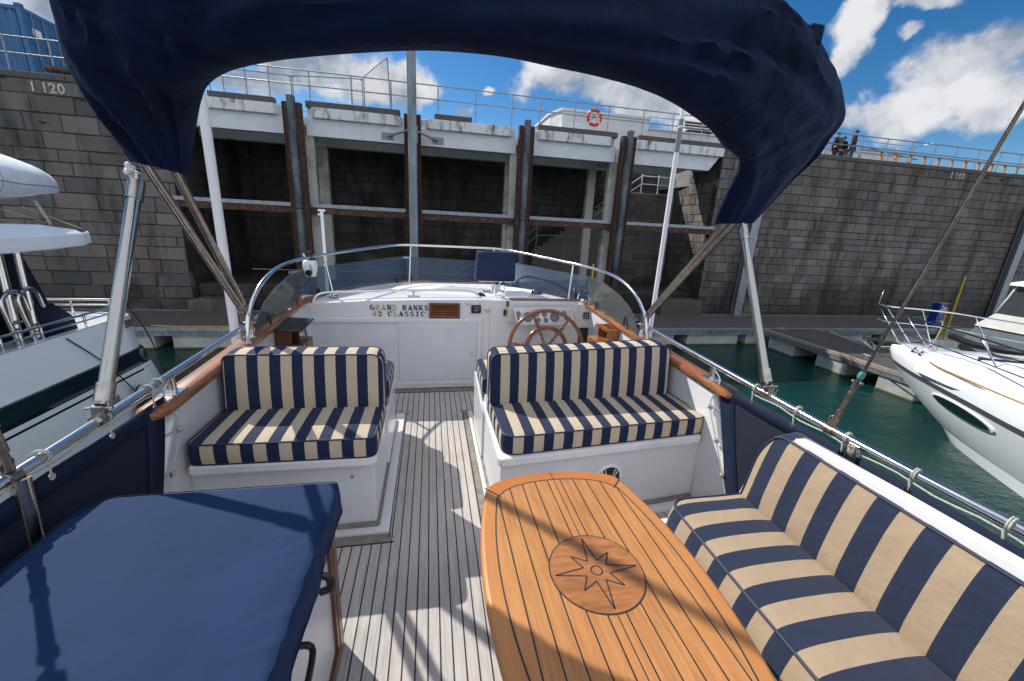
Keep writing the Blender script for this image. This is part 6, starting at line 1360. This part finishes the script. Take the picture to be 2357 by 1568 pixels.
m = MB(); m.loft(R2, cap=True); m.build('fabric_cover', M['raft'], cov)
m = MB(); m.tube([V((r_[0].x+.004, r_[0].y, r_[0].z)) for r_ in R2], .006, 5); m.tube(R2[9], .006, 5, closed=True); m.tube([r_[23] for r_ in R2], .016, 6); m.build('cover_seam', M['greypl'], cov)
m = MB(); m.prism([(-6.25, 4.2, 1.45), (-6.25, 6.6, 1.5), (-6.45, 7.4, 1.72), (-6.3, 4.2, 1.75)], (-.7, 0, 0)); m.build('dinghy_hull', M['hull'], cov, bev=.03)
m = MB(); m.tube([(-6.12, 8.05, 1.70), (-6.06, 8.15, 1.34)], .022, 8); m.tube([(-6.2, 7.9, 1.60), (-6.1, 8.8, 1.26)], .006, 6); m.tube([(-6.2, 6.9, 1.72), (-6.12, 7.5, 1.38)], .009, 6); m.tube([(-6.15, 8.3, 1.34), (-6.2, 7.0, 1.70)], .006, 6); m.build('lashing', M['rope'], cov)
rl2 = MB()
for z, r in ((-.225, .022), (-.335, .016)):
    rl2.tube(catmull([V(p) for p in ((-6.10, -3, z), (-6.10, 7.2, z), (-6.10, 8.8, z), (-6.12, 9.3, z+.04), (-6.2, 9.5, z+.05), (-6.45, 9.58, z+.05), (-7.2, 9.56, z+.05))], 6), r, 10)
    rl2.tube([(-7.2, 9.56, z+.05), (-8.8, 9.56, z+.05)], r, 8)
rrl = rl2.build('stern_rail', M['steel'], ly)
for x, y in ((-6.10, 8.4), (-6.10, 7.55), (-6.10, 7.2), (-6.10, 6.9), (-6.12, 9.3), (-6.45, 9.56), (-7.1, 9.56), (-7.6, 9.56), (-8.4, 9.56)): MB().tube([(x, y, -.50), (x, y, -.20)], .020, 8).build('rail_post', M['steel'], rrl)
for x, y in ((-6.25, 7.32), (-6.25, 7.62)): MB().tube([(x-.02, y+.10, 1.0), (x, y+.02, -.3), (x, y, -.62)], .055, 12).build('roof_support', M['steel'], ly)
m = MB()
for x, y in ((-6.15, 7.12), (-6.15, 7.38)): m.tube(catmull([V(p) for p in ((x, y+.1, -.5), (x, y+.0, .15), (x, y+.05, .30), (x, y+.19, .37), (x, y+.33, .30), (x, y+.38, .05))], 6), .032, 10)
for z in (-.1, -.35): m.tube([(-6.15, 7.15, z), (-6.15, 7.42, z)], .02, 8)
m.build('boarding_ladder', M['steel'], ly)
for P_, lab in (([V((-6.15, 9.4, -.05)), V((-6.05, 9.9, -1.1)), V((-6.1, 10.4, -2.9))], 'black mooring line hanging off the stern of the left yacht'), ([V((-5.98, 7.8, -.5)), V((-5.9, 8.4, -1.2)), V((-5.88, 9.0, -2.1))], 'black line crossing the navy band of the left yacht')):
    m = MB(); m.tube(catmull(P_, 6), .012, 6); tag(m.build('mooring_line', M['black']), lab, 'rope')
m = MB(); R2 = []
for i in range(13): a = pi*i/12; R2.append([V((-5.75 + .16*sin(a)**.6*cos(t), 8.9 + .16*sin(a)**.6*sin(t), -2.2 + .42*cos(a))) for t in [2*pi*k/16 for k in range(16)]])
m.loft(R2); tag(m.build('boat_fender', M['black']), 'black cylindrical fender hanging beside the left yacht hull', 'fender')
# ---------------------------------------------------------------- yacht on the starboard side
ry = thing('motor_yacht', (12.4, 3, WZ), 'white motor yacht on the right, its bow rail and anchor pointing at the pontoon', 'boat', 'white motor yachts on the neighbouring berths')
def outline(P, S, z, k=5):
    p = catmull([V((x, y, z)) for x, y in P], k); s_ = catmull([V((x, y, z)) for x, y in S], k); return p[::-1] + s_[1:]
G_ = [(12.95, 8.82), (12.60, 8.45), (12.00, 7.55), (11.15, 5.9), (10.55, 4.75), (9.95, 3.1), (9.7, .5), (9.7, -5)]; S_g = [(12.95, 8.82), (13.5, 8.98), (14.25, 8.75), (14.8, 7.8), (15.05, 5.8), (15.15, 3.5), (15.05, .5), (15.05, -5)]
def lerp2(a, b, t): return [(p[0]*(1-t)+q[0]*t, p[1]*(1-t)+q[1]*t) for p, q in zip(a, b)]
W_ = [(12.75, 6.6), (12.5, 6.3), (12.1, 5.7), (11.55, 4.8), (11.2, 4.1), (10.75, 2.9), (10.5, .5), (10.5, -5)]; S_w = [(12.75, 6.6), (13.0, 6.3), (13.3, 5.7), (13.7, 4.8), (13.95, 4.0), (14.2, 2.9), (14.3, .5), (14.3, -5)]
lv = [(-1.03, 0), (-1.12, -.01), (-1.36, .05), (-1.36, .06), (-1.48, .085), (-1.9, .30), (-2.3, .55), (-2.58, .75), (-2.62, .80), (-3.3, 1.08)]
HR = []
for z, t in lv:
    zf = lambda p: V((p.x, p.y, z - (8.9-p.y)*.018*(1 if z > -1.6 else max(0, (z+3)/1.4))))
    HR.append([zf(p) for p in outline(lerp2(G_, W_, t), lerp2(S_g, S_w, t), z)])
m = MB(); m.loft(HR[:3], closed=False); m.loft(HR[4:8], closed=False); m.loft(HR[8:], closed=False); m.build('hull', M['hull'], ry)
m = MB(); m.loft(HR[2:5], closed=False); m.build('rub_strake', M['dialrim'], ry); m = MB(); m.loft(HR[7:9], closed=False); m.build('waterline_stripe', M['navyhull'], ry)
dk = HR[0]; n_ = len(dk); mid = (n_-1)//2; m = MB()
cl = [V((12.95 - .0 + (12.35-12.95)*i/mid, dk[mid].y + (-5-dk[mid].y)*i/mid, -.98 + .10*min(1, i/8))) for i in range(mid+1)]
pt = [dk[mid-i] for i in range(mid+1)]; st_ = [dk[mid+i] for i in range(mid+1)]
def inn(a, b, t, dz=0): return [p.lerp(q, t) + V((0, 0, dz)) for p, q in zip(a, b)]
m.loft([pt, inn(pt, st_, .06, .02), inn(pt, st_, .3, .05), inn(pt, st_, .5, .07), inn(pt, st_, .7, .05), inn(pt, st_, .94, .02), st_], closed=False); m.build('foredeck', M['hull'], ry)
# raised coachroof with windscreen
m = MB(); R2 = []
for y, xw, zt_ in ((7.7, .25, -.93), (7.3, .75, -.76), (6.4, 1.15, -.60), (5.2, 1.45, -.48), (3.6, 1.7, -.36), (-5, 1.7, -.36)): R2.append([V((12.6-xw-.12, y, -1.25)), V((12.6-xw, y, zt_-.1)), V((12.6-xw*.8, y, zt_)), V((12.6, y, zt_+.05)), V((12.6+xw*.8, y, zt_)), V((12.6+xw, y, zt_-.1)), V((12.6+xw+.12, y, -1.25))])
m.loft(R2, closed=False); m.add(R2[0], [tuple(range(7))]); m.build('coachroof', M['hull'], ry)
m = MB(); m.tube(catmull([V((12.2, 7.55, -.93)), V((11.6, 6.9, -.95)), V((11.2, 6.0, -.98)), V((10.75, 4.9, -1.0)), V((10.35, 3.6, -1.0))], 5), .022, 6); m.build('teak_strip', M['tan'], ry)
m = MB(); m.prism([(11.6, 4.6, -.42), (13.9, 4.6, -.42), (13.4, 3.0, .5), (11.9, 3.0, .5)], (0, -.06, 0)); m.build('windscreen', M['darkglass'], ry)
# oval hull window
p0, p1 = at(2165, 905, Z=-1.75), at(2272, 960, Z=-1.75)
m = MB(); pl = []
q0, q1 = V((11.55, 6.00, 0)), V((10.62, 4.05, 0))
def on_hull(px, py):
    # march along the view ray to the hull side (its plane between gunwale and waterline)
    d = ray(px, py); best = None
    for i in range(400):
        t = .0085 + i*.00004; p = CAM + d*t
        if best is None: pass
    return None
def ringx(R_, y):
    for a, b in zip(R_[:mid], R_[1:mid+1]):
        if min(a.y, b.y) <= y <= max(a.y, b.y): f = (y-a.y)/(b.y-a.y + 1e-9); return a.lerp(b, f)
def side_pt(y, z):
    for A, B in zip(HR[:-1], HR[1:]):
        a, b = ringx(A, y), ringx(B, y)
        if a is not None and b is not None and b.z <= z <= a.z: f = (a.z-z)/(a.z-b.z + 1e-9); return a.lerp(b, f)
    return V((11.3, y, z))
for rs_, nm, mm, off in ((1.12, 'window_rim', 'hull', .03), (1.0, 'hull_window', 'darkglass', .05)):
    m = MB(); ring = []; rin = []
    for i in range(32):
        a = 2*pi*i/32; y = 6.05 + .74*cos(a)*rs_ + .0; z = -1.73 + .125*sin(a)*rs_ + .03*cos(a); p = side_pt(y, z); ring.append(p + V((-off, off*.3, 0))); rin.append(p + V((.05, .03, 0)))
    m.loft([rin, ring]); m.add(ring, [tuple(range(32))]); m.build(nm, M[mm], ry)
# bow rail, anchor, fittings
tipR = at(2022, 700, Y=9.6); tip = V((tipR.x, 9.6, tipR.z))
port_r = [tip, at(*zz5(400, 612), Y=9.0) if False else V((12.35, 8.5, -.42)), at(*zz5(700, 770), X=11.5), at(*zz5(1160, 890), X=10.75), at(*zz5(1559, 985), X=10.2)]
zr_ = -.33
port_r = [tip, V((12.45, 8.6, -.03)), V((11.95, 7.6, -.06)), V((11.35, 6.2, -.08)), V((10.9, 5.3, -.09)), V((10.3, 4.0, -.1)), V((9.9, 2, -.12))]
star_r = [tip, V((13.25, 9.3, -.03)), V((13.95, 9.0, -.04)), V((14.5, 8.5, -.05)), V((14.78, 7.7, -.07)), V((15.05, 6.5, -.09)), V((15.2, 4, -.1))]
m = MB()
for P_ in (port_r, star_r):
    m.tube(catmull(P_, 5), .022, 8); m.tube(catmull([tip.lerp(P_[1], .25) - V((0, 0, .42))] + [p - V((0, 0, .45)) for p in P_[1:]], 5), .013, 8)
brl = m.build('bow_rail', M['steel'], ry)
def stanch(a, b): MB().tube([V(a), V(b)], .018, 8).build('rail_post', M['steel'], brl)
stanch(tip, (12.98, 8.62, -1.0)); stanch((13.0, 9.28, -.02), (13.5, 8.7, -1.0)); stanch((12.2, 8.15, -.05), (12.3, 7.35, -1.0)); stanch((11.3, 6.1, -.08), (11.5, 5.5, -1.05)); stanch((13.95, 9.0, -.04), (14.1, 8.6, -1.02)); stanch((14.65, 8.2, -.06), (14.7, 7.6, -1.05)); stanch((10.5, 4.4, -.1), (10.5, 3.8, -1.1)); stanch((15.05, 6.5, -.09), (14.95, 6.0, -1.08))
MB().tube([tip, tip + V((.05, 0, .42))], .010, 6).build('jackstaff', M['steel'], brl)
an = thing('anchor', (12.7, 9.2, -1.0), 'polished stainless anchor stowed on the bow roller of the right yacht', 'anchor')
m = MB(); m.bar((12.95, 8.6, -.97), (12.72, 9.35, -.98), .10, .05); m.loft([[V((12.66, 9.52, -.93)), V((12.70, 9.56, -.90)), V((12.74, 9.52, -.93))], [V((12.50, 9.30, -1.06)), V((12.70, 9.34, -.98)), V((12.90, 9.30, -1.06))], [V((12.60, 9.05, -1.22)), V((12.72, 9.08, -1.14)), V((12.84, 9.05, -1.22))], [V((12.72, 8.92, -1.36)), V((12.73, 8.93, -1.34)), V((12.74, 8.92, -1.36))]], cap=True); m.build('fluke', M['steel2'], an)
m = MB()
for x, y in ((12.55, 7.95), (12.35, 7.65), (13.3, 8.1)): m.tube([V((x-.1, y-.05, -.92)), V((x-.04, y, -.88)), V((x+.06, y+.04, -.88)), V((x+.12, y+.08, -.92))], .022, 8); m.bbox(x-.07, x+.09, y-.04, y+.05, -1.0, -.93, .01)
m.build('deck_cleat', M['steel'], ry)
m = MB(); m.tube(catmull([V((12.6, 6.6, -.52)), V((12.2, 6.3, -.52)), V((12.0, 5.7, -.45)), V((12.3, 5.2, -.40)), V((12.8, 5.3, -.38)), V((12.7, 6.0, -.42))], 6), .03, 8); m.tube([(11.6, 6.2, -.56), (12.4, 5.2, -.46)], .035, 8); m.build('coiled_line', M['black'], ry)
# mooring lines
def ml(P_, lab, mm='rope', r=.016): m = MB(); m.tube(catmull(P_, 7), r, 6); tag(m.build('mooring_line', M[mm]), lab, 'rope')
ml([c3_ + V((0, 0, .1)), c3_ + V((-.35, -.6, -.25)), V((13.9, 8.0, -2.35)), V((13.0, 7.9, -1.8)), V((12.8, 8.0, -1.3))], 'black mooring rope from the near cleat to the white yacht bow', 'black', .02)
ml([c2_ + V((0, 0, .1)), V((16.2, 11.9, -2.0)), V((15.0, 9.9, -1.45)), V((13.4, 8.2, -.95))], 'white mooring line from the far cleat to the yacht foredeck')
ml([V((13.3, 8.1, -.9)), V((19, 11.5, -1.0)), V((24.5, 15.4, -1.9))], 'long thin white line from the yacht foredeck towards the blue pedestal', r=.010)
# ---------------------------------------------------------------- grey-hulled yacht beyond the finger
gy = thing('canopy_yacht', (20.5, 9, WZ), 'yacht with grey canvas cover and clear-sided cream canopy at the far right', 'boat')
def gp(px, py, X): return at(px, py, X=X)
m = MB(); R2 = []
for X, k in ((18.6, 0), (19.4, 1), (22.5, 1), (24.0, 0)): pass
m.prism([(18.3, 11.4, WZ-.3), (18.3, 2, WZ-.3), (24, 2, WZ-.3), (24, 11.4, WZ-.3), (21, 13.2, WZ-.3)], (0, 0, 1.15)); m.build('hull', M['hull'], gy, bev=.1)
A = [gp(2163, 822, 18.6), gp(2180, 790, 18.75), gp(2212, 755, 19.0), gp(2225, 728, 19.1), gp(2262, 722, 19.3)]
bot_g = [(18.2, 10.8, WZ+.75), (18.2, 2.5, WZ+.75), (23.9, 2.5, WZ+.75), (23.9, 10.8, WZ+.75), (21.1, 12.2, WZ+.75)]
top_g = [(18.6, 10.25, -.76), (18.6, 3, -.76), (23.4, 3, -.76), (23.4, 10.25, -.76), (21.1, 11.0, -.72)]
m = MB(); m.loft([[V(p) for p in bot_g], [V(p) for p in top_g]], smooth=False, cap=True); m.build('canvas_deck_cover', M['greycan'], gy)
t2 = [(18.72, 10.0, -.33), (18.72, 3, -.33), (23.2, 3, -.33), (23.2, 10.0, -.33), (21.1, 10.6, -.30)]
m = MB(); m.loft([[V(p)+V((-.08 if p[0] < 20 else .08, .06, -.06)) for p in top_g], [V(p)+V((-.05 if p[0] < 20 else .05, .04, 0)) for p in top_g], [V(p) for p in t2]], smooth=False); m.build('cream_skirt', M['cream'], gy)
t3 = [(18.95, 9.85, .62), (18.95, 3, .62), (22.9, 3, .62), (22.9, 9.85, .62), (21.1, 10.3, .66)]
m = MB(); m.loft([[V(p) for p in t2], [V(p) for p in t3]], smooth=False); m.build('clear_curtain', M['vinyl'], gy)
m = MB(); R2 = [[(x + (-.20 if x < 20 else .20), y+.12, z) for x, y, z in t3], [(x + (-.16 if x < 20 else .16), y+.10, z+.10) for x, y, z in t3], [(x + (.35 if x < 20 else -.35), y-.25, z+.26) for x, y, z in t3]]; m.loft(R2, smooth=False, cap=True); m.build('hard_top', M['hull'], gy, bev=.03)
m = MB(); m.box(19.3, 22.6, 3, 9.3, -.7, .1); m.build('cabin_interior', M['pack'], gy)
m = MB()
for a_, b_ in zip(t2, t3): m.tube([V(a_), V(b_)], .03, 8)
m.tube([V((18.72, 8.9, -.33)), V((18.95, 8.8, .62))], .03, 8); m.build('canopy_frame', M['cream'], gy)
m = MB(); m.tube([gp(2190, 775, 18.2), gp(2245, 795, 17.5), gp(2357, 815, 17.2)], .11, 12); tag(m.build('boat_fender', M['black']), 'long black fender lying along the grey covered yacht', 'fender')
print('script done', len(bpy.data.objects))
